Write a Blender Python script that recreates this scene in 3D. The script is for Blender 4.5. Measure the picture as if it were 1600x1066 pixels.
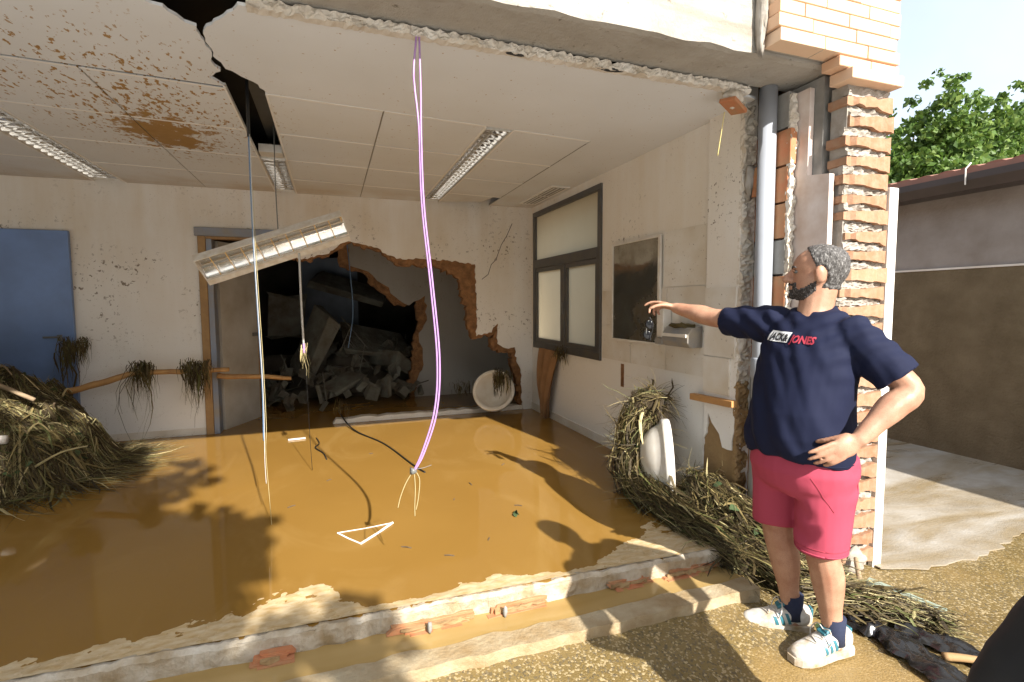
import bpy, bmesh, math, random
from mathutils import Vector, Matrix, noise
from mathutils.geometry import tessellate_polygon
from mathutils.bvhtree import BVHTree

for o in list(bpy.data.objects):
    bpy.data.objects.remove(o, do_unlink=True)
S = bpy.context.scene
COL = S.collection
rng = random.Random(7)
V = Vector
R = math.radians

# ------------------------------------------------------------------ camera
cam_d = bpy.data.cameras.new('camera')
cam = bpy.data.objects.new('camera', cam_d)
COL.objects.link(cam)
cam_d.sensor_width = 36.0
cam_d.lens = 17.906
cam_d.clip_start = 0.05
cam_d.clip_end = 500
_r = V((0.94226948, -0.3348148, -0.00522243))
_u = V((0.02896392, 0.06595572, 0.99740209))
_f = V((0.33360053, 0.93997282, -0.07184561))
cam.matrix_world = Matrix(((_r.x, _u.x, -_f.x, 0.0), (_r.y, _u.y, -_f.y, 0.0), (_r.z, _u.z, -_f.z, 1.5), (0, 0, 0, 1)))
S.camera = cam

# ------------------------------------------------------------------ world, sun, exposure
SUN = V((-0.29, 1.45, -1.0)).normalized()          # direction the light travels
elev = math.asin(-SUN.z)
world = bpy.data.worlds.new('World')
S.world = world
world.use_nodes = True
wn = world.node_tree
wn.nodes.clear()
sky = wn.nodes.new('ShaderNodeTexSky')
sky.sky_type = 'NISHITA'
sky.sun_disc = False
sky.sun_elevation = elev
sky.sun_rotation = math.atan2(-SUN.x, -SUN.y)
sky.air_density = 1.0
sky.dust_density = 2.5
sky.ozone_density = 1.0
bg = wn.nodes.new('ShaderNodeBackground')
bg.inputs['Strength'].default_value = 0.13
wo = wn.nodes.new('ShaderNodeOutputWorld')
# thin bright high cloud over the whole sky
cl = wn.nodes.new('ShaderNodeTexNoise'); cl.inputs['Scale'].default_value = 2.2; cl.inputs['Detail'].default_value = 5
clr = wn.nodes.new('ShaderNodeMapRange'); clr.inputs[1].default_value = .3; clr.inputs[2].default_value = .7; clr.inputs[3].default_value = .35; clr.inputs[4].default_value = .72
clm = wn.nodes.new('ShaderNodeMix'); clm.data_type = 'RGBA'; clm.inputs[7].default_value = (5.0, 5.3, 5.5, 1)
wtc = wn.nodes.new('ShaderNodeTexCoord')
wn.links.new(wtc.outputs['Generated'], cl.inputs['Vector']); wn.links.new(cl.outputs[0], clr.inputs[0]); wn.links.new(clr.outputs[0], clm.inputs[0])
wn.links.new(sky.outputs[0], clm.inputs[6]); wn.links.new(clm.outputs[2], bg.inputs[0])
wn.links.new(bg.outputs[0], wo.inputs[0])
sun_d = bpy.data.lights.new('sun', 'SUN')
sun_d.energy = 5.0
sun_d.angle = R(0.55)
sun_d.color = (1.0, 0.95, 0.87)
sun = bpy.data.objects.new('sun', sun_d)
COL.objects.link(sun)
sun.rotation_euler = SUN.to_track_quat('-Z', 'Y').to_euler()
sun.location = (4, -12, 10)
S.view_settings.view_transform = 'Standard'
S.view_settings.look = 'None'
S.view_settings.gamma = 1.0
S.view_settings.exposure = 1.15
S.view_settings.use_curve_mapping = False
S.cycles.max_bounces = 8
S.cycles.diffuse_bounces = 4
S.cycles.glossy_bounces = 3
S.cycles.transmission_bounces = 4
S.cycles.caustics_reflective = True
S.cycles.blur_glossy = 1.0
S.cycles.caustics_refractive = False
S.render.resolution_x = 1024
S.render.resolution_y = 682

# ------------------------------------------------------------------ helpers
def tag(o, label=None, cat=None, group=None, kind=None):
    if label: o['label'] = label
    if cat: o['category'] = cat
    if group: o['group'] = group
    if kind: o['kind'] = kind
    return o

def empty(name, loc, label, cat, group=None, rz=0.0):
    o = bpy.data.objects.new(name, None)
    COL.objects.link(o)
    o.location = loc
    o.rotation_euler = (0, 0, rz)
    o.empty_display_size = 0.1
    return tag(o, label, cat, group)

def link_mesh(name, me, m, parent=None, smooth=False):
    me.materials.clear()
    me.materials.append(m)
    if smooth:
        me.polygons.foreach_set('use_smooth', [True] * len(me.polygons))
    o = bpy.data.objects.new(name, me)
    COL.objects.link(o)
    if parent is not None:
        o.parent = parent
        # meshes are written in world coordinates: cancel the parent's placement
        pl = V((0, 0, 0))
        p = parent
        while p is not None:
            if p.type == 'EMPTY':
                pl += V(p.location)
            p = p.parent
        if pl.length > 0:
            me.transform(Matrix.Translation(-pl))
    return o

class MB:
    def __init__(s):
        s.v = []; s.f = []; s.fix = False
    def add(s, vs, fs):
        n = len(s.v)
        s.v += [tuple(p) for p in vs]
        s.f += [tuple(i + n for i in f) for f in fs]
        return s
    def box(s, c, d, rot=None, jit=0.0):
        vs = []
        for z in (-.5, .5):
            for y in (-.5, .5):
                for x in (-.5, .5):
                    p = V((x * d[0], y * d[1], z * d[2]))
                    if jit: p += V((rng.uniform(-jit, jit), rng.uniform(-jit, jit), rng.uniform(-jit, jit)))
                    if rot is not None: p = rot @ p
                    vs.append(p + V(c))
        return s.add(vs, [(0, 2, 3, 1), (4, 5, 7, 6), (0, 1, 5, 4), (2, 6, 7, 3), (0, 4, 6, 2), (1, 3, 7, 5)])
    def box2(s, a, b, jit=0.0):
        a = V(a); b = V(b)
        return s.box((a + b) / 2, (abs(b.x - a.x), abs(b.y - a.y), abs(b.z - a.z)), None, jit)
    def prism(s, pts, vec):
        pts = [V(p) for p in pts]; vec = V(vec); n = len(pts)
        tris = tessellate_polygon([pts])
        fs = []
        for t in tris:
            fs.append(tuple(t)); fs.append(tuple(i + n for i in reversed(t)))
        for i in range(n):
            j = (i + 1) % n
            fs.append((i, j, j + n, i + n))
        s.fix = True
        return s.add(list(pts) + [p + vec for p in pts], fs)
    def tube(s, path, rad, n=8, caps=True, flat=None, up=None):
        path = [V(p) for p in path]; m = len(path)
        if not isinstance(rad, (list, tuple)): rad = [rad] * m
        vs = []; ref = up
        for i, p in enumerate(path):
            t = (path[min(i + 1, m - 1)] - path[max(i - 1, 0)])
            t = t.normalized() if t.length > 1e-9 else V((0, 0, 1))
            if ref is None or abs(ref.dot(t)) > .98:
                ref = V((0, 0, 1)) if abs(t.z) < .9 else V((1, 0, 0))
            a = (ref - t * ref.dot(t)).normalized(); b = t.cross(a); ref = a
            fl = flat if flat else 1.0
            for k in range(n):
                an = 2 * math.pi * k / n
                vs.append(p + (a * math.cos(an) * fl + b * math.sin(an)) * rad[i])
        fs = []
        for i in range(m - 1):
            for k in range(n):
                q = (k + 1) % n
                fs.append((i * n + k, i * n + q, (i + 1) * n + q, (i + 1) * n + k))
        if caps:
            fs.append(tuple(reversed(range(n)))); fs.append(tuple((m - 1) * n + k for k in range(n)))
        return s.add(vs, fs)
    def loft(s, secs, n=20):
        """secs: (centre, axis_a, axis_b[, power]) rings, capped"""
        vs = []
        for sc in secs:
            c, a, b = V(sc[0]), V(sc[1]), V(sc[2])
            pw = sc[3] if len(sc) > 3 else 1.0
            for k in range(n):
                an = 2 * math.pi * k / n
                ca, sa = math.cos(an), math.sin(an)
                ca = math.copysign(abs(ca) ** pw, ca); sa = math.copysign(abs(sa) ** pw, sa)
                vs.append(c + a * ca + b * sa)
        fs = []
        m = len(secs)
        for i in range(m - 1):
            for k in range(n):
                q = (k + 1) % n
                fs.append((i * n + k, i * n + q, (i + 1) * n + q, (i + 1) * n + k))
        fs.append(tuple(reversed(range(n)))); fs.append(tuple((m - 1) * n + k for k in range(n)))
        return s.add(vs, fs)
    def ell(s, c, r, rot=None, nu=16, nv=10):
        vs = []; fs = []
        c = V(c)
        for i in range(1, nv):
            th = math.pi * i / nv
            for k in range(nu):
                ph = 2 * math.pi * k / nu
                p = V((r[0] * math.sin(th) * math.cos(ph), r[1] * math.sin(th) * math.sin(ph), r[2] * math.cos(th)))
                vs.append(c + (rot @ p if rot is not None else p))
        p = V((0, 0, r[2])); vs.append(c + (rot @ p if rot is not None else p)); vs.append(c - (rot @ p if rot is not None else p))
        T = len(vs) - 2
        for i in range(nv - 2):
            for k in range(nu):
                q = (k + 1) % nu
                fs.append((i * nu + k, (i + 1) * nu + k, (i + 1) * nu + q, i * nu + q))
        for k in range(nu):
            q = (k + 1) % nu
            fs.append((T, k, q)); fs.append((T + 1, (nv - 2) * nu + q, (nv - 2) * nu + k))
        return s.add(vs, fs)
    def lathe(s, c, ax, prof, n=32):
        """prof: (radius, height along ax)"""
        ax = V(ax).normalized(); ref = V((0, 0, 1)) if abs(ax.z) < .9 else V((1, 0, 0))
        a = (ref - ax * ref.dot(ax)).normalized(); b = ax.cross(a); c = V(c)
        vs = []; m = len(prof)
        for r, h in prof:
            for k in range(n):
                an = 2 * math.pi * k / n
                vs.append(c + ax * h + (a * math.cos(an) + b * math.sin(an)) * max(r, 1e-4))
        fs = []
        for i in range(m - 1):
            for k in range(n):
                q = (k + 1) % n
                fs.append((i * n + k, i * n + q, (i + 1) * n + q, (i + 1) * n + k))
        return s.add(vs, fs)
    def mesh(s, name):
        me = bpy.data.meshes.new(name)
        me.from_pydata(s.v, [], s.f)
        me.update()
        return me
    def build(s, name, m, parent=None, smooth=False, bevel=0.0):
        me = s.mesh(name)
        if s.fix or bevel:
            bm = bmesh.new(); bm.from_mesh(me)
            bmesh.ops.recalc_face_normals(bm, faces=bm.faces[:])
            if bevel: bmesh.ops.bevel(bm, geom=bm.edges[:], offset=bevel, segments=1, affect='EDGES')
            bm.to_mesh(me); bm.free()
        return link_mesh(name, me, m, parent, smooth)

def jag(pts, step, amp, plane='xz', closed=False, seed=0):
    """break straight edges into ragged ones inside a coordinate plane"""
    rr = random.Random(seed)
    out = []
    n = len(pts)
    for i in range(n if closed else n - 1):
        a, b = V(pts[i]), V(pts[(i + 1) % n])
        k = max(1, int((b - a).length / step))
        for j in range(k):
            p = a.lerp(b, j / k)
            if j:
                q = V((rr.uniform(-amp, amp), rr.uniform(-amp, amp), rr.uniform(-amp, amp)))
                if 'x' not in plane: q.x = 0
                if 'y' not in plane: q.y = 0
                if 'z' not in plane: q.z = 0
                p = p + q
            out.append(p)
    if not closed: out.append(V(pts[-1]))
    return out

def lump(name, m, c, r, amp, sc, parent=None, sub=3, seed=0.0):
    """an uneven blob: crumbled mortar, mud, rubble"""
    bm = bmesh.new()
    bmesh.ops.create_icosphere(bm, subdivisions=sub, radius=1.0)
    for v in bm.verts:
        q = v.co.copy()
        d = 1 + amp * (noise.noise(q * sc + V((seed, seed * .7, 3))) + .5 * noise.noise(q * sc * 2.3 + V((seed, 5, 3))))
        v.co = V((q.x * r[0] * d, q.y * r[1] * d, q.z * r[2] * d)) + V(c)
    me = bpy.data.meshes.new(name); bm.to_mesh(me); bm.free()
    return link_mesh(name, me, m, parent, True)

def rough_strip(name, m, a, b, du, dv, amp, parent=None, seed=0, step=.014, cols=7):
    """a ragged bar of broken mortar from a to b: du, dv are its half width vectors; the dv side is broken"""
    a, b, du, dv = V(a), V(b), V(du), V(dv); n = max(4, int((b - a).length / step)); mb = MB()
    ring = [(-1 + 2 * i / (cols - 1), 1) for i in range(cols)] + [(1, -1), (-1, -1)]
    w = len(ring)
    for i in range(n + 1):
        c = a.lerp(b, i / n)
        for u, v in ring:
            p = c + du * u + dv * v
            k = noise.noise(p * 28 + V((seed, 0, 0))) + .7 * noise.noise(p * 66 + V((0, seed, 0))) + .4 * noise.noise(p * 140)
            if v > 0: p = p + dv.normalized() * amp * k + du.normalized() * amp * .6 * noise.noise(p * 45 + V((3, seed, 7)))
            else: p = p + du.normalized() * amp * .4 * k * u
            mb.v.append(tuple(p))
    for i in range(n):
        for q in range(w):
            r = (q + 1) % w; mb.f.append((i * w + q, i * w + r, (i + 1) * w + r, (i + 1) * w + q))
    mb.f.append(tuple(range(w))); mb.f.append(tuple(reversed(range(n * w, n * w + w)))); mb.fix = True
    return mb.build(name, m, parent)

def remesh(name, mb, voxel, m, parent=None, smooth=4, fn=None):
    me = mb.mesh(name + '_cage')
    t = bpy.data.objects.new('tmp', me); COL.objects.link(t)
    md = t.modifiers.new('r', 'REMESH'); md.mode = 'VOXEL'; md.voxel_size = voxel; md.adaptivity = 0
    if smooth:
        sm = t.modifiers.new('s', 'SMOOTH'); sm.factor = .5; sm.iterations = smooth
    dg = bpy.context.evaluated_depsgraph_get(); dg.update()
    out = bpy.data.meshes.new_from_object(t.evaluated_get(dg))
    bpy.data.objects.remove(t, do_unlink=True); bpy.data.meshes.remove(me)
    out.name = name
    if fn:
        cs = [(v.co.copy(), v.normal.copy()) for v in out.vertices]
        for v, (c, n) in zip(out.vertices, cs):
            v.co = fn(c, n)
        out.update()
    return link_mesh(name, out, m, parent, True)

# ------------------------------------------------------------------ materials
class NT:
    def __init__(s, name):
        s.m = bpy.data.materials.new(name); s.m.use_nodes = True
        s.t = s.m.node_tree; s.b = s.t.nodes['Principled BSDF']; s.out = s.t.nodes['Material Output']
        s.co = s.t.nodes.new('ShaderNodeTexCoord').outputs['Object']
        s.geo = None
    def n(s, k, **kw):
        x = s.t.nodes.new(k)
        for a, b in kw.items(): setattr(x, a, b)
        return x
    def l(s, a, b): s.t.links.new(a, b)
    def world(s):
        if s.geo is None: s.geo = s.n('ShaderNodeNewGeometry')
        return s.geo.outputs['Position']
    def noise(s, scale, detail=4, rough=.55, vec=None, dist=0.0):
        x = s.n('ShaderNodeTexNoise'); x.inputs['Scale'].default_value = scale
        x.inputs['Detail'].default_value = detail; x.inputs['Roughness'].default_value = rough
        x.inputs['Distortion'].default_value = dist
        s.l(vec if vec is not None else s.world(), x.inputs['Vector'])
        return x.outputs['Fac']
    def ramp(s, fac, stops, interp='LINEAR'):
        x = s.n('ShaderNodeValToRGB'); x.color_ramp.interpolation = interp
        e = x.color_ramp.elements
        while len(e) < len(stops): e.new(.5)
        for q, (p, c) in zip(e, stops):
            q.position = p; q.color = (c[0], c[1], c[2], 1) if not isinstance(c, (int, float)) else (c, c, c, 1)
        s.l(fac, x.inputs[0]); return x.outputs[0]
    def mix(s, fac, a, b, mode='MIX'):
        x = s.n('ShaderNodeMix', data_type='RGBA', blend_type=mode)
        for i, q in ((0, fac), (6, a), (7, b)):
            if hasattr(q, 'is_output'): s.l(q, x.inputs[i])
            else: x.inputs[i].default_value = q if isinstance(q, (int, float)) else (q[0], q[1], q[2], 1)
        return x.outputs[2]
    def math(s, op, a, b=None, clamp=False):
        x = s.n('ShaderNodeMath', operation=op, use_clamp=clamp)
        for i, q in ((0, a), (1, b)):
            if q is None: continue
            if hasattr(q, 'is_output'): s.l(q, x.inputs[i])
            else: x.inputs[i].default_value = q
        return x.outputs[0]
    def sep(s, vec=None):
        x = s.n('ShaderNodeSeparateXYZ'); s.l(vec if vec is not None else s.world(), x.inputs[0]); return x.outputs
    def scaled(s, sc, vec=None):
        x = s.n('ShaderNodeMapping'); x.inputs['Scale'].default_value = sc
        s.l(vec if vec is not None else s.world(), x.inputs['Vector']); return x.outputs[0]
    def island(s):
        if s.geo is None: s.geo = s.n('ShaderNodeNewGeometry')
        return s.geo.outputs['Random Per Island']
    def objrand(s):
        return s.n('ShaderNodeObjectInfo').outputs['Random']
    def bump(s, h, strength=.3, dist=.01):
        x = s.n('ShaderNodeBump'); x.inputs['Strength'].default_value = strength; x.inputs['Distance'].default_value = dist
        s.l(h, x.inputs['Height']); s.l(x.outputs[0], s.b.inputs['Normal'])
    def set(s, color=None, rough=None, metal=None, spec=None):
        for k, q in (('Base Color', color), ('Roughness', rough), ('Metallic', metal), ('Specular IOR Level', spec)):
            if q is None: continue
            if hasattr(q, 'is_output'): s.l(q, s.b.inputs[k])
            else: s.b.inputs[k].default_value = q if isinstance(q, (int, float)) else (q[0], q[1], q[2], 1)
        return s

def simple(name, c1, c2=None, scale=8, rough=.7, bump=.0, bscale=40, metal=0, spec=.5, world=True, bdist=.004):
    t = NT(name)
    c2 = c2 or tuple(x * .8 for x in c1)
    v = t.world() if world else t.co
    t.set(t.mix(t.ramp(t.noise(scale, 5, .6, v), [(.3, 0.0), (.7, 1.0)]), c1, c2), rough, metal, spec)
    if bump: t.bump(t.noise(bscale, 5, .6, v), bump, bdist)
    return t.m

M = {}
def make_materials():
    OCH = (.33, .185, .055)
    # plastered walls: off-white, mud splashed, a brown tide above a cleaner rinsed foot
    def wall(name, base, stain, hi, amount, vert=True):
        t = NT(name)
        w = t.world(); z = t.sep()[2]
        big = t.noise(1.1, 5, .6)
        streak = t.noise(5.0, 4, .6, t.scaled((1, 1, .12)))
        h = t.ramp(z, [(0, 0), (1, 1)])
        zz = t.math('MULTIPLY', t.math('SUBTRACT', z, hi[0]), 1.0 / (hi[1] - hi[0]), True)
        k = t.math('MULTIPLY', zz, t.ramp(t.math('ADD', t.math('MULTIPLY', big, .6), t.math('MULTIPLY', streak, .5)), [(.35, .25), (.75, 1.0)]))
        col = t.mix(t.math('MULTIPLY', k, amount, True), base, stain)
        # spatter
        sp = t.noise(30, 4, .65); msk = t.noise(1.8, 3, .5)
        s1 = t.math('MULTIPLY', t.ramp(sp, [(.60, 0), (.645, 1)]), t.math('MULTIPLY', t.ramp(msk, [(.46, 0), (.60, 1)]), t.ramp(t.math('MULTIPLY', z, .4), [(.42, .15), (.56, 1), (.88, 1), (.98, .3)])))
        col = t.mix(t.math('MULTIPLY', s1, .8), col, (.11, .065, .025))
        sp2 = t.noise(95, 2, .5); s2 = t.ramp(sp2, [(.70, 0), (.73, 1)])
        col = t.mix(t.math('MULTIPLY', s2, t.ramp(t.noise(1.6, 2), [(.4, 0), (.65, .7)])), col, (.16, .09, .035))
        t.set(col, .75, 0, .3)
        t.bump(t.noise(30, 5, .6), .15, .004)
        return t.m
    M['backwall'] = wall('muddy_plaster', (.82, .815, .81), (.58, .46, .30), (.6, 2.3), .78)
    M['rightwall'] = wall('right_plaster', (.83, .82, .80), (.64, .53, .37), (.6, 1.6), .65)
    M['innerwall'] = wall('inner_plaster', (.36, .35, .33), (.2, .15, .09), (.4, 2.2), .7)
    # wall tiles
    t = NT('wall_tile')
    col = t.mix(t.ramp(t.noise(3, 5), [(.35, 0), (.75, 1)]), (.78, .76, .72), (.60, .52, .40))
    sp = t.ramp(t.noise(45, 3, .6), [(.67, 0), (.71, 1)])
    col = t.mix(t.math('MULTIPLY', sp, .7), col, (.14, .085, .035))
    col = t.mix(t.math('MULTIPLY', t.objrand(), .18), col, (.48, .40, .30))
    t.set(col, .38, 0, .4); M['tile'] = t.m
    # ceiling sheet with mud thrown on it
    t = NT('ceiling_board')
    w = t.world(); xyz = t.sep()
    base = t.mix(t.ramp(t.noise(1.2, 4), [(.3, 0), (.75, 1)]), (.74, .76, .79), (.67, .68, .69))
    def dist(cx, cy, sx, sy):
        dx = t.math('MULTIPLY', t.math('SUBTRACT', xyz[0], cx), 1 / sx); dy = t.math('MULTIPLY', t.math('SUBTRACT', xyz[1], cy), 1 / sy)
        return t.math('SQRT', t.math('ADD', t.math('MULTIPLY', dx, dx), t.math('MULTIPLY', dy, dy)))
    n1 = t.noise(9, 6, .7); n2 = t.noise(26, 3, .6, t.scaled((1.5, .7, 1))); n3 = t.noise(46, 2, .5)
    blob = t.ramp(t.math('ADD', t.math('MULTIPLY', dist(-1.02, 4.16, .34, .50), .34), t.math('MULTIPLY', n1, 1.0)), [(.70, 1), (.76, 0)])
    far = t.ramp(dist(-1.0, 3.7, 1.0, 1.6), [(.15, 1), (1.0, 0)])
    sp = t.math('MULTIPLY', t.ramp(t.math('ADD', n2, t.math('MULTIPLY', far, .13)), [(.675, 0), (.71, 1)]), t.ramp(far, [(.1, 0), (.5, 1)]))
    fine = t.math('MULTIPLY', t.ramp(n3, [(.715, 0), (.74, 1)]), .75)
    m = t.math('MAXIMUM', t.math('MAXIMUM', blob, sp), fine)
    col = t.mix(m, base, t.mix(t.noise(20), (.30, .16, .04), (.42, .25, .08)))
    back = t.ramp(xyz[1], [(0, 0), (1, 1)])
    edge = t.math('MULTIPLY', t.math('MULTIPLY', t.math('SUBTRACT', xyz[1], 5.2), 1.4, True), t.ramp(t.noise(2.5), [(.35, .1), (.7, .8)]))
    col = t.mix(edge, col, (.46, .34, .20))
    t.set(col, .6, 0, .3); t.bump(t.noise(12, 3), .05, .004); M['ceiling'] = t.m
    M['rail'] = simple('white_rail', (.86, .85, .83), (.80, .77, .72), 5, .3)
    M['void'] = simple('void_shade', (.035, .033, .03), (.02, .018, .016), 4, .9)  # near-black stands in for shade in the ceiling void, gaps and holes
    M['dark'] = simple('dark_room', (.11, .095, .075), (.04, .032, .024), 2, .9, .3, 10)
    M['bluegrey'] = simple('bluegrey_paint', (.20, .24, .30), (.12, .14, .17), 3, .7)
    # mud, bricks and mortar
    M['mudbrick'] = simple('exposed_clay', (.36, .18, .075), (.15, .075, .033), 15, .95, 1.0, 30, bdist=.03)
    M['mud'] = simple('dry_mud', (.36, .24, .11), (.24, .15, .07), 5, .85, .5, 20, bdist=.01)
    t = NT('clay_brick')
    c = t.mix(t.objrand(), (.29, .14, .075), (.38, .225, .135))
    c = t.mix(t.ramp(t.noise(25, 4), [(.4, 0), (.75, .6)]), c, (.38, .28, .20)); t.set(c, .85, 0, .3); t.bump(t.noise(55, 5), .6, .006); M['pierbrick'] = t.m
    t = NT('pale_brick')
    c = t.mix(t.objrand(), (.66, .42, .27), (.74, .54, .38))
    c = t.mix(t.ramp(t.noise(12, 4), [(.35, 0), (.8, .5)]), c, (.72, .50, .34)); t.set(c, .75, 0, .3); t.bump(t.noise(60, 4), .2, .003); M['brick'] = t.m
    M['redbrick'] = simple('red_hollow_brick', (.47, .15, .06), (.38, .22, .11), 9, .8, .4, 50)
    M['mortar'] = simple('crumbled_mortar', (.40, .37, .335), (.27, .235, .19), 14, .95, .5, 60, bdist=.006)
    M['whitemortar'] = simple('white_plaster_edge', (.70, .66, .60), (.50, .43, .34), 10, .95, .5, 45, bdist=.006)
    t = NT('beam_concrete')
    c = t.mix(t.ramp(t.noise(3, 6, .65), [(.3, 0), (.75, 1)]), (.42, .395, .355), (.30, .27, .225))
    c = t.mix(t.ramp(t.noise(21, 5, .7), [(.62, 0), (.70, .8)]), c, (.13, .11, .085))
    c = t.mix(t.ramp(t.noise(2.2, 4, .6, t.scaled((.35, 2.5, 3))), [(.58, 0), (.72, .55)]), c, (.20, .16, .12))
    t.set(c, .9, 0, .2); t.bump(t.noise(16, 7, .7), .6, .02); M['beam'] = t.m
    M['concrete'] = simple('grey_concrete', (.34, .33, .31), (.20, .19, .17), 4, .9, .5, 26, bdist=.01)
    M['slab'] = simple('slab_edge', (.55, .50, .42), (.31, .23, .13), 9, .8, .8, 34, bdist=.014)
    M['eps'] = simple('insulation_board', (.76, .68, .64), (.58, .44, .36), 6, .85, .15, 120)
    M['pvc'] = simple('grey_pvc', (.36, .39, .44), (.33, .35, .39), 5, .35)
    M['whitepvc'] = simple('white_board', (.78, .76, .73), (.66, .60, .52), 4, .5)
    # flood water
    t = NT('muddy_water')
    c = t.mix(t.ramp(t.noise(.9, 3, .5), [(.3, 0), (.7, 1)]), (.240, .130, .029), (.275, .153, .036))
    c = t.mix(t.ramp(t.noise(1.6, 6, .62, t.scaled((1, .55, 1)), 1.6), [(.52, 0), (.68, .45)]), c, (.32, .195, .062))
    c = t.mix(t.ramp(t.noise(60, 3, .6), [(.71, 0), (.74, .7)]), c, (.17, .10, .035))
    t.set(c, t.ramp(t.noise(1.6, 6, .62, t.scaled((1, .55, 1)), 1.6), [(.5, .03), (.72, .10)]), 0, .5); t.b.inputs['IOR'].default_value = 1.33
    t.bump(t.noise(2.2, 2, .5), .035, .01); M['water'] = t.m
    t = NT('gutter_water')
    c = t.mix(t.ramp(t.noise(3, 3, .5, t.scaled((.4, 2, 1))), [(.3, 0), (.7, 1)]), (.30, .19, .06), (.42, .29, .12))
    t.set(c, .06, 0, .5); t.b.inputs['IOR'].default_value = 1.33; t.bump(t.noise(6, 2), .05, .01); M['gutter'] = t.m
    # wet silt left on the slab rim
    t = NT('wet_silt')
    c = t.mix(t.ramp(t.noise(16, 5, .6, t.scaled((1, 2.2, 1))), [(.35, 0), (.7, 1)]), (.62, .50, .32), (.46, .30, .12))
    t.set(c, t.ramp(t.noise(7), [(.35, .15), (.65, .5)]), 0, .5); t.bump(t.noise(40, 4), .25, .006); M['silt'] = t.m
    # wet gravelly ground
    t = NT('wet_gravel')
    vo = t.n('ShaderNodeTexVoronoi'); vo.inputs['Scale'].default_value = 120; t.l(t.world(), vo.inputs['Vector'])
    cell = t.n('ShaderNodeSeparateColor'); t.l(vo.outputs['Color'], cell.inputs[0])
    c = t.mix(t.ramp(t.noise(2.4, 5, .6), [(.3, 0), (.7, 1)]), (.145, .100, .036), (.21, .152, .060))
    c = t.mix(t.ramp(cell.outputs[0], [(.78, 0), (.82, .85)]), c, (.38, .30, .17))
    c = t.mix(t.ramp(cell.outputs[1], [(.8, 0), (.84, .7)]), c, (.09, .075, .05))
    c = t.mix(t.ramp(t.noise(1.1, 4), [(.52, 0), (.62, .75)]), c, (.27, .18, .068))
    t.set(c, t.ramp(t.noise(1.6, 4), [(.38, .12), (.62, .5)]), 0, .5)
    t.bump(t.math('MULTIPLY', vo.outputs['Distance'], -1.0), .35, .006); M['ground'] = t.m
    t = NT('muddy_concrete')
    c = t.mix(t.ramp(t.noise(3.2, 6, .6), [(.35, 0), (.65, 1)]), (.40, .38, .345), (.30, .265, .215))
    c = t.mix(t.ramp(t.noise(1.7, 5, .6, t.scaled((.5, 1.6, 1)), 1.0), [(.36, 0), (.66, .85)]), c, (.25, .18, .085))
    t.set(c, t.ramp(t.noise(1.7, 5, .6, t.scaled((.5, 1.6, 1)), 1.5), [(.42, .7), (.6, .18)]), 0, .45)
    t.bump(t.noise(60, 5), .4, .008); M['yard'] = t.m
    M['added_street'] = simple('added_bounce_concrete', (.60, .59, .57), (.52, .50, .47), 2, .9)  # added ground, kept pale to throw light up at the ceiling
    M['added_wall'] = simple('added_house_render', (.60, .55, .47), (.52, .47, .40), 2, .9)
    M['kerb'] = simple('kerb_stone', (.44, .37, .25), (.29, .20, .10), 7, .6, .7, 40, bdist=.01)
    # joinery
    M['bluepaint'] = simple('blue_door_paint', (.17, .27, .53), (.13, .20, .38), 2.5, .45)
    M['blueframe'] = simple('blue_frame_paint', (.21, .26, .37), (.26, .24, .22), 6, .5)
    M['rawwood'] = simple('muddy_wood', (.40, .25, .11), (.28, .17, .08), 9, .75, .3, 60)
    M['batten'] = simple('orange_wood', (.50, .26, .09), (.40, .21, .08), 14, .65)
    M['leafpanel'] = simple('grey_door_leaf', (.50, .48, .44), (.36, .32, .26), 3, .6)
    M['alu'] = simple('dark_aluminium', (.060, .066, .075), (.10, .09, .075), 8, .4)
    t = NT('dirty_frosted_glass')
    tr = t.n('ShaderNodeBsdfTranslucent'); tr.inputs[0].default_value = (.62, .56, .40, 1)
    mx = t.n('ShaderNodeMixShader')
    t.set(t.mix(t.ramp(t.noise(2.5, 5), [(.35, 0), (.7, 1)]), (.50, .46, .34), (.36, .28, .15)), .25, 0, .5)
    mx.inputs[0].default_value = .8
    t.l(t.b.outputs[0], mx.inputs[1]); t.l(tr.outputs[0], mx.inputs[2]); t.l(mx.outputs[0], t.out.inputs[0]); M['frost'] = t.m
    t = NT('dirty_mirror')
    d = t.ramp(t.noise(4, 6, .6), [(.4, 0), (.75, .7)])
    t.set(t.mix(d, (.42, .42, .38), (.20, .15, .08)), t.ramp(t.noise(4, 6, .6), [(.4, .06), (.75, .5)]), .85); M['mirror'] = t.m
    M['whiteframe'] = simple('white_frame', (.76, .74, .70), (.6, .54, .46), 7, .4)
    M['greyplastic'] = simple('grey_plastic', (.22, .225, .24), (.32, .28, .22), 8, .4)
    M['blackplastic'] = simple('black_plastic_sheet', (.010, .010, .012), (.02, .018, .015), 5, .22)
    M['ceramic'] = simple('white_ceramic', (.74, .73, .70), (.60, .54, .44), 5, .22)
    t = NT('polished_louvre')
    t.set(t.mix(t.noise(14, 4), (.88, .87, .85), (.70, .67, .62)), t.ramp(t.noise(25, 3), [(.3, .08), (.75, .3)]), .9); M['louvre'] = t.m
    M['housing'] = simple('fixture_housing', (.76, .74, .70), (.60, .53, .43), 20, .45)
    # vegetation
    def reeds(name, stops, rough=.65):
        t = NT(name)
        t.set(t.ramp(t.island(), stops), rough, 0, .35); return t.m
    M['reed'] = reeds('washed_reeds', [(0, (.025, .017, .008)), (.40, (.065, .046, .017)), (.60, (.11, .082, .03)), (.74, (.24, .185, .075)), (.86, (.075, .092, .024)), (1, (.50, .42, .22))])
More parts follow.
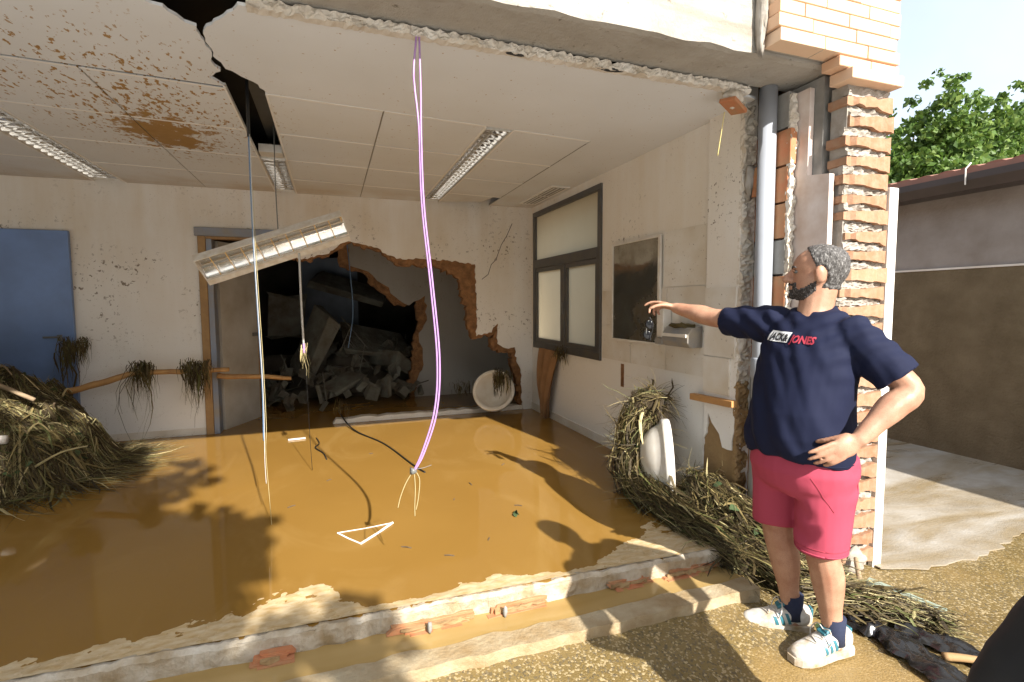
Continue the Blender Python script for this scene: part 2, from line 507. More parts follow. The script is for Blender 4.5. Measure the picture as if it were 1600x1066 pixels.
    M['reeddark'] = reeds('muddy_reeds', [(0, (.03, .02, .009)), (.45, (.075, .052, .02)), (.75, (.13, .10, .035)), (.9, (.08, .085, .025)), (1, (.24, .19, .09))])
    M['greenleaf'] = reeds('green_leaf', [(0, (.03, .06, .022)), (.5, (.05, .085, .035)), (1, (.10, .12, .06))], .5)
    M['peat'] = simple('debris_core', (.055, .038, .018), (.028, .019, .009), 14, .95, .8, 40, bdist=.02)
    def foliage(name, stops):
        t = NT(name)
        tr = t.n('ShaderNodeBsdfTranslucent'); mx = t.n('ShaderNodeMixShader'); mx.inputs[0].default_value = .35
        c = t.ramp(t.island(), stops); t.set(c, .5, 0, .35); t.l(c, tr.inputs[0])
        t.l(t.b.outputs[0], mx.inputs[1]); t.l(tr.outputs[0], mx.inputs[2]); t.l(mx.outputs[0], t.out.inputs[0]); return t.m
    M['foliage'] = foliage('tree_leaves', [(0, (.05, .10, .018)), (.5, (.10, .18, .03)), (1, (.18, .26, .055))])
    M['bark'] = simple('bark', (.13, .09, .055), (.07, .05, .03), 12, .9, .8, 30, bdist=.02)
    M['stick'] = simple('stripped_branch', (.46, .26, .09), (.30, .16, .06), 9, .6, .5, 40)
    M['drywood'] = simple('dry_stick', (.36, .27, .17), (.22, .15, .09), 12, .8, .5, 50)
    M['cloth'] = simple('mud_soaked_cloth', (.36, .20, .095), (.24, .13, .06), 6, .85, .5, 25, bdist=.01)
    # wires
    for k, c in dict(purple=(.43, .25, .52), bluecable=(.13, .22, .36), white=(.52, .51, .48), yellow=(.62, .52, .18), black=(.012, .012, .012), greycable=(.16, .16, .15), green=(.20, .30, .14), straw=(.46, .38, .19)).items():
        M[k] = simple('wire_' + k, c, tuple(x * .85 for x in c), 20, .4)
    # yard house
    M['render'] = simple('rough_brown_render', (.20, .155, .095), (.13, .098, .055), 4, .95, .9, 45, bdist=.02)
    M['greyrender'] = simple('grey_render', (.34, .31, .29), (.24, .21, .185), 3, .95, .5, 30, bdist=.01)
    M['rooftile'] = simple('roof_tile', (.33, .15, .105), (.25, .13, .095), 10, .8, .3, 40)
    M['gutterbrown'] = simple('brown_gutter', (.045, .035, .03), (.06, .045, .04), 5, .4)
    # people
    t = NT('skin')
    c = t.mix(t.ramp(t.noise(14, 5), [(.35, 0), (.7, 1)]), (.47, .265, .175), (.36, .17, .105)); t.set(c, t.ramp(t.noise(30, 3), [(.3, .38), (.7, .6)]), 0, .4)
    t.l(t.mix(t.ramp(t.noise(260, 3, .7), [(.5, 0), (.72, .5)]), c, (.20, .10, .06)), t.b.inputs['Base Color']); t.bump(t.noise(190, 4), .35, .0015); M['skin'] = t.m
    t = NT('grey_hair')
    sc = t.scaled((1, 1, .45)); c = t.ramp(t.noise(170, 3, .6, sc), [(.3, (.022, .019, .018)), (.55, (.10, .094, .09)), (.75, (.33, .32, .31))]); t.set(c, .6, 0, .3)
    t.bump(t.noise(170, 3, .6, sc), .8, .004); M['hair'] = t.m
    t = NT('dark_beard')
    c = t.ramp(t.noise(170, 3), [(.28, (.014, .011, .010)), (.55, (.05, .042, .038)), (.70, (.26, .24, .23))]); t.set(c, .65, 0, .3)
    t.bump(t.noise(170, 3), .8, .004); M['beard'] = t.m
    t = NT('navy_cotton'); t.set(t.mix(t.noise(5, 3), (.0075, .010, .031), (.0095, .013, .036)), .8, 0, .2); t.bump(t.noise(420, 2), .12, .001); M['navy'] = t.m
    t = NT('coral_cotton'); t.set(t.mix(t.noise(6, 4), (.36, .048, .085), (.41, .066, .105)), .8, 0, .2); t.bump(t.noise(380, 2), .15, .001); M['coral'] = t.m
    M['stitch'] = simple('coral_stitching', (.30, .028, .052), (.34, .035, .06), 30, .8)
    M['sock'] = simple('navy_sock', (.014, .02, .05), (.02, .027, .06), 60, .9)
    t = NT('shoe_white')
    t.set(t.mix(t.ramp(t.noise(16, 6, .65), [(.42, 0), (.70, .85)]), (.66, .64, .60), (.36, .27, .16)), .65, 0, .3); M['shoe'] = t.m
    M['sole'] = simple('shoe_sole', (.58, .53, .45), (.30, .21, .11), 22, .7)
    M['teal'] = simple('teal_trim', (.03, .17, .22), (.035, .15, .19), 20, .5)
    M['printwhite'] = simple('print_white', (.74, .74, .74), (.70, .70, .70), 20, .6)
    M['printblack'] = simple('print_black', (.012, .012, .015), (.014, .014, .018), 20, .6)
    M['printred'] = simple('print_red', (.42, .035, .06), (.36, .03, .055), 20, .6)
    M['blackcloth'] = simple('black_cloth', (.010, .010, .011), (.014, .014, .015), 12, .9)
    M['lens'] = simple('dark_lens', (.01, .01, .012), (.012, .012, .014), 5, .08)
make_materials()

# ================================================================== SETTING
FZ = 0.18          # room floor / flood level
CZ = 2.68          # ceiling
YB = 5.92          # back wall face
XR = 2.37          # right wall face

def struct(o): return tag(o, kind='structure')

# ground: one sheet, slightly uneven near the camera
def build_ground():
    mb = MB(); N = 60
    xs = [-120, -40, -12] + [-4 + 12 * i / N for i in range(N + 1)] + [14, 40, 120]
    ys = [-120, -40, -12] + [-3 + 8 * i / N for i in range(N + 1)] + [12, 40, 160]
    for y in ys:
        for x in xs:
            z = .010 * noise.noise(V((x * 1.3, y * 1.3, 0))) - .006
            if x < 2.3: z += .060 * max(0, min(1, (y - 1.45) / .4)) * max(0, min(1, (2.3 - x) / .5))
            if y > 2.2 and x < 2.86: z = -.03
            mb.v.append((x, y, z))
    w = len(xs)
    for j in range(len(ys) - 1):
        for i in range(w - 1):
            mb.f.append((j * w + i, j * w + i + 1, (j + 1) * w + i + 1, (j + 1) * w + i))
    struct(mb.build('ground', M['ground'], None, True))
build_ground()

# pale muddy concrete apron of the side yard
pts = jag([(2.88, 1.92, .0), (3.12, 1.82, .0), (3.63, 1.81, .0), (4.12, 1.90, .0), (5.2, 2.05, .0), (5.9, 2.1, .0)], .06, .02, 'xy', seed=3) + [V((5.9, 14, 0)), V((2.88, 14, 0))]
struct(MB().prism(pts, (0, 0, .007)).build('yard_pavement', M['yard']))

# added, unseen: pale ground to bounce light indoors, house to block low sky
struct(MB().prism([(-40, 1.0, -.02), (.9, 1.0, -.02), (2.4, .15, -.02), (40, .15, -.02), (40, -18, -.02), (-40, -18, -.02)], (0, 0, .045)).build('added_street', M['added_street']))
oh = empty('added_house', (0, -21, 0), 'added unseen house behind the viewer, blocking low sky', 'house')
MB().box2((-22, -28, -.1), (24, -20, 6.2)).build('wall', M['added_wall'], oh)
MB().prism([(-22.4, -19.6, 6.2), (-22.4, -24, 7.6), (-22.4, -28.4, 6.2)], (46.8, 0, 0)).build('roof', M['rooftile'], oh)
for i in range(12):
    x = -20 + i * 3.6
    w_ = MB().box2((x, -19.995, 1.0 if i % 4 else .02), (x + 1.2, -19.93, 2.3)).build('window', M['alu'], oh)
    MB().box2((x, -19.995, 3.6), (x + 1.2, -19.93, 4.8)).build('window', M['alu'], oh)

# floor slab with a broken front edge, kerb and the shallow channel between them
def yf(x): return 2.155 - .022 * x
edge = jag([(-5.2, yf(-5.2), 0), (2.05, yf(2.05), 0)], .045, .012, 'xy', seed=5)
slab = MB().prism([V((p.x, p.y, .02)) for p in edge] + [V((2.05, 2.46, .02)), V((2.3, 2.5, .02)), V((2.86, 2.5, .02)), V((2.86, 10.6, .02)), V((-5.2, 10.6, .02))], (0, 0, FZ - .024))
struct(slab.build('floor_slab', M['slab']))
# raised ragged rim of mortar along the slab edge, where the front wall was
def rim():
    mb = MB(); k = 0; n = 520
    prev = None
    def nz(x, f, s): return noise.noise(V((x * f, s, 1.3)))
    for i in range(n + 1):
        x = -5.0 + 6.95 * i / n
        w = .05 + .02 * nz(x, 4, 0) + .012 * nz(x, 19, 0); h = .008 + .010 * nz(x, 5, 3) + .008 * nz(x, 21, 3) + .004 * nz(x, 60, 3)
        y0 = yf(x) - .004 + .010 * nz(x, 8, 1) + .007 * nz(x, 31, 1)
        ym = y0 + .012 * nz(x, 14, 5) + .008 * nz(x, 44, 6)
        low = .09 + .015 * nz(x, 5, 7)
        mb.v += [(x, y0 + .02, low - .04), (x, ym + .004, low + .025 + .01 * nz(x, 37, 2)), (x, y0 - .003 + .006 * nz(x, 50, 9), FZ - .014 + h * .6), (x, y0 + .012, FZ + h), (x, y0 + w * .7, FZ + h * .7), (x, y0 + w, FZ - .01), (x, y0 + w, low - .04)]
        if prev is not None:
            for q in range(7):
                r2 = (q + 1) % 7
                mb.f.append((prev + q, prev + r2, k + r2, k + q))
        prev = k; k += 7
    mb.fix = True
    return mb
struct(rim().build('slab_rim', M['slab']))
water = MB().prism([V((p.x, p.y + .02, FZ)) for p in edge] + [V((2.05, 2.5, FZ)), V((XR - .003, 2.5, FZ)), V((XR - .003, YB - .003, FZ)), V((2.7, 6.2, FZ)), V((2.7, 10.4, FZ)), V((-5.1, 10.4, FZ))], (0, 0, .004))
struct(water.build('flood_water', M['water']))
# silt banks standing just proud of the water along the rim
def silt_bank():
    """wet silt shelving down from the slab edge; the water surface cuts its ragged shore"""
    key = [(-2.0, .06), (-1.3, .09), (-.9, .11), (-.56, .15), (-.34, .22), (-.18, .31), (-.08, .30), (.02, .16), (.12, .06), (.35, .05), (.55, .10), (.72, .12), (.92, .06), (1.2, .05), (1.38, .14), (1.55, .24), (1.75, .34), (1.92, .34)]
    def width(x):
        for (a, u), (b, v) in zip(key, key[1:]):
            if a <= x <= b: return u + (v - u) * (x - a) / (b - a)
        return .05
    mb = MB(); nx, ny = 380, 48
    for j in range(ny + 1):
        for i in range(nx + 1):
            x = -2.0 + 3.92 * i / nx; d = .50 * j / ny; y = yf(x) + .02 + d
            n_ = noise.noise(V((x * 9, y * 14, 1))) + .6 * noise.noise(V((x * 24, y * 34, 4))) + .4 * noise.noise(V((x * 60, y * 80, 7)))
            z = FZ + .004 + .007 * (1 - d / max(width(x), .02)) + .0032 * n_
            mb.v.append((x, y, max(min(z, FZ + .0125), FZ - .012)))
    for j in range(ny):
        for i in range(nx): mb.f.append((j * (nx + 1) + i, j * (nx + 1) + i + 1, (j + 1) * (nx + 1) + i + 1, (j + 1) * (nx + 1) + i))
    return tag(mb.build('silt_bank', M['silt'], None, True), 'pale wet silt bared along the slab edge', 'silt', kind='stuff')
silt_bank()

kerbpts = jag([(-5, 1.90, 0), (1.95, 1.865, 0)], .07, .008, 'y', seed=8)
kt = jag([(1.95, 1.975, 0), (-5, 2.01, 0)], .07, .012, 'y', seed=9)
struct(MB().prism([V((p.x, p.y, -.03)) for p in kerbpts + kt], (0, 0, .134)).build('kerb', M['kerb'], None, False))
struct(MB().prism([(-5, 1.98, .092), (1.95, 1.95, .092), (2.05, 2.2, .092), (-5, 2.32, .092)], (0, 0, .004)).build('gutter_water', M['gutter']))

# ------------------------------------------------------------------ back wall with the hole the flood tore
openL = [(-1.16, FZ - .1), (-1.16, 2.18), (-.46, 2.18)]
torn = [(-.44, 2.06), (-.28, 1.99), (.0, 2.06), (.12, 2.17), (.21, 2.20), (.35, 2.17), (.51, 2.14), (.62, 2.06), (.72, 2.02), (.98, 2.03), (1.31, 2.02), (1.64, 1.98), (1.655, 1.60), (1.65, 1.12), (1.74, 1.15), (1.84, 1.16), (1.86, 1.22), (1.92, 1.27), (1.915, 1.02), (2.02, .96), (2.14, .97), (2.16, .80), (2.22, .68), (2.23, .25), (2.26, FZ - .1)]
def xz(pts, y): return [V((a, y, b)) for a, b in pts]
front = [V((-5.2, YB, FZ - .1))] + xz(openL, YB) + jag(xz(torn, YB), .03, .012, 'xz', seed=21) + [V((XR, YB, FZ - .1)), V((XR, YB, CZ + .25)), V((-5.2, YB, CZ + .25))]
bw = MB().prism(front, (0, .018, 0)).build('back_wall', M['backwall'])
struct(bw)
core = [(-.44, 2.03), (-.28, 1.97), (.0, 2.03), (.21, 2.18), (.51, 2.10), (.70, 1.96), (.98, 1.94), (1.20, 1.93), (1.36, 1.86), (1.45, 1.80), (1.46, 1.62), (1.52, 1.45), (1.55, 1.2), (1.60, 1.08), (1.84, 1.12), (1.88, 1.14), (1.82, .98), (2.0, .90), (2.08, .9), (2.11, .70), (2.16, .55), (2.20, .25), (2.22, FZ - .1)]
cpts = [V((-5.2, YB + .02, FZ - .1))] + xz(openL, YB + .02) + jag(xz(core, YB + .02), .03, .026, 'xz', seed=22) + [V((XR, YB + .02, FZ - .1)), V((XR, YB + .02, CZ + .25)), V((-5.2, YB + .02, CZ + .25))]
MB().prism(cpts, (0, .10, 0)).build('brick_core', M['mudbrick'], bw)
# skirting left of the doorway, low remaining curb of the wall under the hole
MB().box2((-5, YB - .014, FZ - .02), (-1.24, YB - .0005, FZ + .075)).build('skirting', M['tile'], bw)
curb = jag([(.02, YB + .01, 0), (2.24, YB + .01, 0)], .09, .01, 'xz', seed=30)
tag(MB().prism([V((p.x, YB + .005, FZ + .055 + p.z)) for p in curb] + [V((2.24, YB + .005, FZ - .05)), V((-.05, YB + .005, FZ - .05))], (0, .11, 0)).build('wall_curb', M['tile'], bw), 'white remaining foot of the torn wall')
# plaster crack
MB().tube([(2.11, YB - .001, 2.48), (2.04, YB - .001, 2.33), (1.97, YB - .001, 2.22), (1.90, YB - .001, 2.04), (1.84, YB - .001, 1.98), (1.80, YB - .001, 1.86), (1.72, YB - .001, 1.80)], .0035, 4).build('plaster_crack', M['void'], bw)

# second torn wall, ruined room behind
w2 = [(1.10, FZ - .1), (1.12, .37), (1.24, .64), (1.18, 1.10), (1.30, 1.28), (1.28, 1.63), (1.05, 1.49), (.92, 1.56), (.71, 1.78), (.50, 1.96), (.25, 2.04), (.22, CZ)]
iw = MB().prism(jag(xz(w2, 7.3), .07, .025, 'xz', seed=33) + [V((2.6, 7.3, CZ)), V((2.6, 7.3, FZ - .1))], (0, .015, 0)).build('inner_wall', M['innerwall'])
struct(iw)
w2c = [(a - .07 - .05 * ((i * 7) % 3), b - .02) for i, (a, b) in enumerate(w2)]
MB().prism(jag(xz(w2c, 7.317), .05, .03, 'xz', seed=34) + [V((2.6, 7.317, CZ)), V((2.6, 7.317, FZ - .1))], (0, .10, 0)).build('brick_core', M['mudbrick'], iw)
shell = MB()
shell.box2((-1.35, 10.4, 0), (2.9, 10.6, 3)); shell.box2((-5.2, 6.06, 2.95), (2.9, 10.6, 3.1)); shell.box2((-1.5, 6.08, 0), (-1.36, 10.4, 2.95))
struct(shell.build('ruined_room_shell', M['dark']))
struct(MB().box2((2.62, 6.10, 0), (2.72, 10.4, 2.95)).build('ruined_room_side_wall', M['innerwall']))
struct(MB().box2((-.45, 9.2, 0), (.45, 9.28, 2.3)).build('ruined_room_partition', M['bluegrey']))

# ------------------------------------------------------------------ right wall (plaster on brick) with window opening
WY0, WY1, WZ0, WZ1 = 4.18, 5.84, .97, 2.60
rw = MB()
def yz(x, a, b, th): rw.box2((x, a[0], a[1]), (x + th, b[0], b[1]))
yz(XR, (2.46, FZ - .1), (WY0, CZ + .2), .07); yz(XR, (WY1, FZ - .1), (6.08, CZ + .2), .07)
yz(XR, (WY0, FZ - .1), (WY1, WZ0), .07); yz(XR, (WY0, WZ1), (WY1, CZ + .2), .07)
rwo = rw.build('right_wall', M['rightwall']); struct(rwo)
MB().box2((XR - .012, 2.9, FZ - .02), (XR - .0005, YB - .002, FZ + .085)).build('skirting', M['tile'], rwo)
# outer leaf of the same wall
ol = MB()
for a, b in (((2.2, -.1), (WY0, 3.3)), ((WY1, -.1), (10.6, 3.3)), ((WY0, -.1), (WY1, WZ0)), ((WY0, WZ1), (WY1, 3.3))):
    ol.box2((2.75, a[0], a[1]), (2.86, b[0], b[1]))
struct(ol.build('outer_wall_leaf', M['pierbrick']))
# window reveal
rv = MB()
rv.box2((XR + .072, WY0 - .03, WZ0 - .03), (2.748, WY1 + .03, WZ0)); rv.box2((XR + .072, WY0 - .03, WZ1), (2.748, WY1 + .03, WZ1 + .03))
rv.box2((XR + .072, WY0 - .03, WZ0 + .001), (2.748, WY0, WZ1 - .001)); rv.box2((XR + .072, WY1, WZ0 + .001), (2.748, WY1 + .03, WZ1 - .001))
rv.build('window_reveal', M['rightwall'], rwo)
# wall tiles round the mirror: each a piece of its own
k = 0
tm = {}
for z0, z1 in ((1.00, 1.31), (1.31, 1.62)):
    for y0, y1 in ((2.78, 3.20), (3.20, 3.68), (3.68, 4.15)):
        b = MB().box2((XR - .010 - .002 * rng.random(), y0 + .003, z0 + .003), (XR - .0006, y1 - .003, z1 - .003))
        b.build('wall_tile', M['tile'], rwo)
for y0, y1, z0, z1 in ((3.24, 2.78, 1.625, 2.03),):
    MB().box2((XR - .006, y1, z0), (XR - .0006, y0, z1)).build('wall_tile', M['mud'] if False else M['tile'], rwo)
MB().box2((XR - .002, 3.79, .78), (XR - .0005, 3.84, .98)).build('bare_strip', M['mudbrick'], rwo)
# left wall, upper slab, void over the ceiling
struct(MB().box2((-5.4, 2.0, -.1), (-5.2, 10.6, 3.3)).build('left_wall', M['backwall']))
struct(MB().box2((-5.4, 2.35, 2.98), (2.86, 10.6, 3.2)).build('upper_slab', M['void']))

# ------------------------------------------------------------------ ceiling
ce = empty('ceiling', (0, 4, CZ), 'low white panelled ceiling splashed with mud and torn near the beam', 'ceiling')
del ce['category']; del ce['label']; struct(ce)
def jy(r, x): return (3.255 + .075 * x, 3.955 + .08 * x, 4.63 + .08 * x, 5.30 + .08 * x, YB)[r] if r < 4 else YB
tl = [(-.72, 2.36), (-.65, 2.41), (-.59, 2.44), (-.54, 2.54), (-.50, 2.56), (-.505, 2.66), (-.49, 2.77), (-.51, 2.88), (-.49, 3.00), (-.56, 3.09), (-.50, 3.19)]
trr = [(-.30, 3.215), (-.35, 3.08), (-.46, 2.96), (-.482, 2.86), (-.494, 2.69), (-.478, 2.585), (-.40, 2.47), (-.31, 2.33)]
def xyz_(pts, z=CZ): return [V((a, b, z)) for a, b in pts]
left_sheet = [V((-5.2, 2.32, CZ))] + jag(xyz_(tl), .03, .010, 'xy', seed=40) + [V((-5.2, jy(0, -5.2), CZ))]
MB().prism(left_sheet, (0, 0, .013)).build('ceiling_sheet', M['ceiling'], ce)
fr = jag([(2.36, 2.40, CZ), (2.05, 2.36, CZ), (1.2, 2.35, CZ), (.4, 2.34, CZ), (-.31, 2.33, CZ)], .05, .012, 'xy', seed=41)
right_sheet = jag(xyz_(trr), .03, .008, 'xy', seed=42)
right_sheet = [V((1.81, jy(0, 1.81), CZ)), V((-.30, jy(0, -.3), CZ))] + right_sheet[1:] + list(reversed(fr[:-1])) + [V((XR - .002, 2.44, CZ)), V((XR - .002, YB - .002, CZ)), V((1.82, YB - .002, CZ)), V((1.82, jy(0, 1.82), CZ))]
MB().prism(right_sheet, (0, 0, .013)).build('ceiling_sheet', M['ceiling'], ce)
cols = [(-5.2, -2.06), (-1.81, -1.145), (-1.135, -.505), (-.305, .335), (.345, 1.01), (1.205, 1.81)]
for ci, (a, b) in enumerate(cols):
    for r in range(4):
        ya0, yb0 = jy(r, a) + .008, jy(r, b) + .008
        ya1, yb1 = (jy(r + 1, a) - .008, jy(r + 1, b) - .008) if r < 3 else (YB - .002, YB - .002)
        dz = rng.uniform(-.002, .002)
        pp = [(a, ya0, CZ + dz), (b, yb0, CZ + dz), (b, yb1, CZ + dz), (a, ya1, CZ + dz)]
        if ci == 5 and r == 3:      # corner panel slipped: a dark wedge shows
            pp = [(a, ya0, CZ), (b - .09, yb0, CZ), (b - .13, 5.74, CZ), (a, 5.90, CZ)]
        MB().prism(pp, (0, 0, .012)).build('ceiling_panel', M['ceiling'], ce)
for r in range(4):
    for a, b in cols:
        MB().prism([(a, jy(r, a) - .010, CZ - .003), (b, jy(r, b) - .010, CZ - .003), (b, jy(r, b) + .010, CZ - .003), (a, jy(r, a) + .010, CZ - .003)], (0, 0, .0022)).build('ceiling_rail', M['rail'], ce)
MB().box2((1.808, 3.45, CZ - .0015), (1.816, YB - .01, CZ - .0003)).build('ceiling_rail', M['greycable'], ce)
for x, a in ((-.506, 3.19), (-.304, 3.23), (-2.062, 2.9), (-1.808, 2.9), (1.008, 3.34), (1.207, 3.35)):
    MB().box2((x - .006, a, CZ - .004), (x + .006, YB - .004, CZ + .02)).build('slot_trim', M['rail'], ce)

for x in (-1.14, .34):
    MB().box2((x - .004, 3.26, CZ + .004), (x + .004, YB - .01, CZ + .009)).build('seam_strip', M['greyplastic'], ce)

# air grille in the ceiling beside the window
vg = empty('air_grille', (2.2, 5.2, CZ), 'slim white air grille in the ceiling above the window', 'vent')
MB().box2((2.11, 4.74, CZ - .010), (2.31, 5.66, CZ - .0015)).build('frame', M['rail'], vg)
for i in range(2):
    y0 = 4.78 + i * .44
    MB().box2((2.14, y0, CZ - .0125), (2.28, y0 + .40, CZ - .0105)).build('slot', M['greyplastic'], vg)
    for j in range(3):
        MB().box2((2.155 + j * .045, y0 + .005, CZ - .016), (2.165 + j * .045, y0 + .395, CZ - .0128)).build('blade', M['rail'], vg)

# ------------------------------------------------------------------ concrete beam over the open front
def build_beam():
    mb = MB(); nx, ring = 110, None
    for i in range(nx + 1):
        x = -5.4 + 8.1 * i / nx
        e = .012 * noise.noise(V((x * 5, 0, 0))) + .006 * noise.noise(V((x * 17, 0, 4)))
        e2 = .012 * noise.noise(V((x * 6, 9, 0)))
        mb.v += [(x, 2.06, 3.6), (x, 2.06 + e * .4, 2.76), (x, 2.062 + e, 2.735 + e2), (x, 2.09 + e, 2.728 + e2 * .4), (x, 2.21, 2.724), (x, 2.345, 2.722), (x, 2.345, 3.6)]
        if i:
            for q in range(6): mb.f.append(((i - 1) * 7 + q, (i - 1) * 7 + q + 1, i * 7 + q + 1, i * 7 + q))
    mb.f.append(tuple(range(7))); mb.f.append(tuple(reversed(range(nx * 7, nx * 7 + 7))))
    mb.fix = True
    return mb
bo = build_beam().build('concrete_beam', M['beam'])
tag(bo, 'long rough concrete beam across the top of the open room', 'beam')
# ragged white plaster lip hanging where the ceiling met the beam
rough_strip('plaster_lip', M['whitemortar'], (-.28, 2.338, CZ + .012), (2.25, 2.345, CZ + .012), (0, 0, .020), (0, -.020, 0), .017, bo, 5, .012, 6)
for x0, x1 in ((.80, .93), (1.28, 1.44)):
    lump('gap', M['void'], ((x0 + x1) / 2, 2.335, CZ - .004), ((x1 - x0) / 2, .012, .010), .4, 2, bo, 2, x0)

# ------------------------------------------------------------------ brick facade hanging over the beam's right end
fa = empty('brick_facade', (2.45, 2.0, 2.7), 'pale orange brickwork left hanging above the broken corner', 'brickwork')
bricks = {}
def brick_mesh(L, h, d):
    key = (round(L, 3), round(h, 3), round(d, 3))
    if key not in bricks:
        bricks[key] = MB().box((0, 0, 0), (L, d, h)).mesh('brick')
        bm = bmesh.new(); bm.from_mesh(bricks[key]); bmesh.ops.bevel(bm, geom=bm.edges[:], offset=.002, segments=1, affect='EDGES'); bm.to_mesh(bricks[key]); bm.free()
        bricks[key].materials.append(M['brick'])
    return bricks[key]
def put_brick(me, c, parent, name='brick'):
    o = bpy.data.objects.new(name, me); COL.objects.link(o); o.parent = parent
    o.location = V(c) - V(parent.location); return o
CH = .0655
for r in range(13):
    z = 2.745 + CH * (r + .5)
    x = 2.045 + rng.uniform(-.012, .012) + (.0 if r else .0)
    first = True
    while x < 2.862:
        L = (.29, .16, .22)[(r * 2) % 3] if first else .295
        first = False
        x1 = min(x + L, 2.868)
        if x1 - x > .03:
            put_brick(brick_mesh(x1 - x - .006, CH - .006, .10), ((x + x1) / 2, 1.99 + rng.uniform(-.0025, .0025), z), fa)
        x = x1
for (x0, x1, z0, z1, y0) in ((2.44, 2.66, 2.688, 2.738, 1.94), (2.665, 2.868, 2.688, 2.738, 1.94), (2.50, 2.872, 2.628, 2.684, 1.915)):
    MB().box2((x0, y0, z0), (x1, 2.045, z1)).build('brick', M['brick'], fa, False, .003)
MB().box2((2.06, 1.955, 2.75), (2.865, 2.052, 3.58)).build('mortar_bed', M['mortar'], fa)
# jagged mortar at its broken left edge
lump('mortar_lump', M['mortar'], (2.02, 2.03, 2.95), (.022, .03, .24), .5, 3, fa, 3, 3.0)

# ------------------------------------------------------------------ torn brick pier at the corner
pr = empty('brick_pier', (2.7, 2.03, 0), 'torn corner pier of rough orange bricks with crumbling mortar', 'brickwork')
CP = .0985
for i in range(27):
    z = .03 + CP * (i + .5)
    if z > 2.60: break
    z += rng.uniform(-.007, .007); hk = rng.uniform(.82, 1.12)
    xl = 2.55 + (.05 * max(0, .9 - z)) + rng.uniform(-.02, .02)
    n = 16; mb = MB()
    # a brick whose torn face waves in and out
    for side in (0, 1):
        for j in range(n + 1):
            x = xl + (2.86 - xl) * j / n
            q_ = j / n
            h = .022 * hk + .020 * q_ ** 1.5 + .011 * noise.noise(V((x * 14, z * 9, 0))) + .005 * noise.noise(V((x * 40, z * 30, 2)))
            y = 1.955 + .014 * noise.noise(V((x * 11, z * 13, 5))) + .008 * noise.noise(V((x * 37, z * 13, 8))) + (.018 if j < 3 else 0)
            mb.v += [(x, y + (.0 if not side else .11), z - h + .006 * noise.noise(V((x * 20, z, 1)))), (x, y + (.0 if not side else .11), z + h * .9 + .006 * noise.noise(V((x * 20, z, 9))))]
    w = (n + 1) * 2
    for j in range(n):
        a = j * 2
        mb.f += [(a, a + 2, a + 3, a + 1), (w + a, w + a + 1, w + a + 3, w + a + 2), (a + 1, a + 3, w + a + 3, w + a + 1), (a, w + a, w + a + 2, a + 2)]
    mb.f += [(0, 1, w + 1, w), (2 * n, w + 2 * n, w + 2 * n + 1, 2 * n + 1)]; mb.fix = True
    mb.build('brick', M['pierbrick'], pr)
    if i < 26:
        rough_strip('mortar_joint', M['mortar'], (xl + .005, 1.992, z + CP / 2), (2.852, 1.992, z + CP / 2), (0, 0, .021), (0, -.014, 0), .016, pr, i * 3.1)
MB().box2((2.56, 1.985, 0), (2.855, 2.075, 2.63)).build('mortar_bed', M['mortar'], pr)
lump('mortar_lump', M['mortar'], (2.72, 1.97, .06), (.10, .035, .07), .5, 2, pr, 3, 77)
tb = MB().box2((2.868, 1.955, -.01), (2.935, 1.985, 2.12)).build('trim_board', M['whitepvc'], None, False, .003)
tag(tb, 'tall narrow white board against outer edge of brick pier', 'board')

cc = MB().box2((2.535, 2.10, 0), (2.74, 2.42, 2.715)).build('concrete_column', M['concrete'])
tag(cc, 'grey concrete column in the cavity behind the brick pier', 'column')
ib = MB().prism([(2.497, 2.155, 0), (2.497, 2.155, .1), (2.497, 2.02, .1), (2.497, 2.02, 2.18), (2.497, 2.155, 2.20), (2.497, 2.155, 2.67), (2.497, 2.50, 2.67), (2.497, 2.50, 0)], (.034, 0, 0)).build('insulation_board', M['eps'])
tag(ib, 'stepped pinkish white insulation board exposed inside the broken wall', 'insulation board')
pp = empty('drain_pipe', (2.385, 2.33, 0), 'tall grey plastic drain pipe exposed in the broken wall', 'pipe')
MB().tube([(2.385, 2.33, 0), (2.385, 2.33, 2.72)], .048, 24).build('pipe', M['pvc'], pp, True)
MB().tube([(2.385, 2.33, 1.05), (2.385, 2.33, 1.07), (2.385, 2.33, 1.17), (2.385, 2.33, 1.18)], [.049, .054, .054, .049], 24).build('collar', M['pvc'], pp, True)
# hollow brick leaf seen edge on
hb = empty('hollow_brick_leaf', (2.46, 2.3, 0), 'narrow leaf of orange hollow bricks with white mortar beside grey pipe', 'brickwork')
for i in range(13):
    z0 = .02 + i * .205
    y0 = 2.235 + .03 * noise.noise(V((i * 3.3, 0, 0)))
    MB().box2((2.442, y0, z0 + .006), (2.490, 2.50, z0 + .199)).build('brick', M['redbrick'] if i % 4 else M['concrete'], hb, False, .002)
    if i % 3 == 1:
        for c in range(3):
            MB().box2((2.452 + .012 * c, y0 - .0015, z0 + .05), (2.459 + .012 * c, y0 + .001, z0 + .15)).build('brick_hole', M['void'], hb)
rough_strip('mortar_edge', M['whitemortar'], (2.468, 2.235, .05), (2.468, 2.235, 2.66), (.022, 0, 0), (0, -.012, 0), .018, hb, 4)

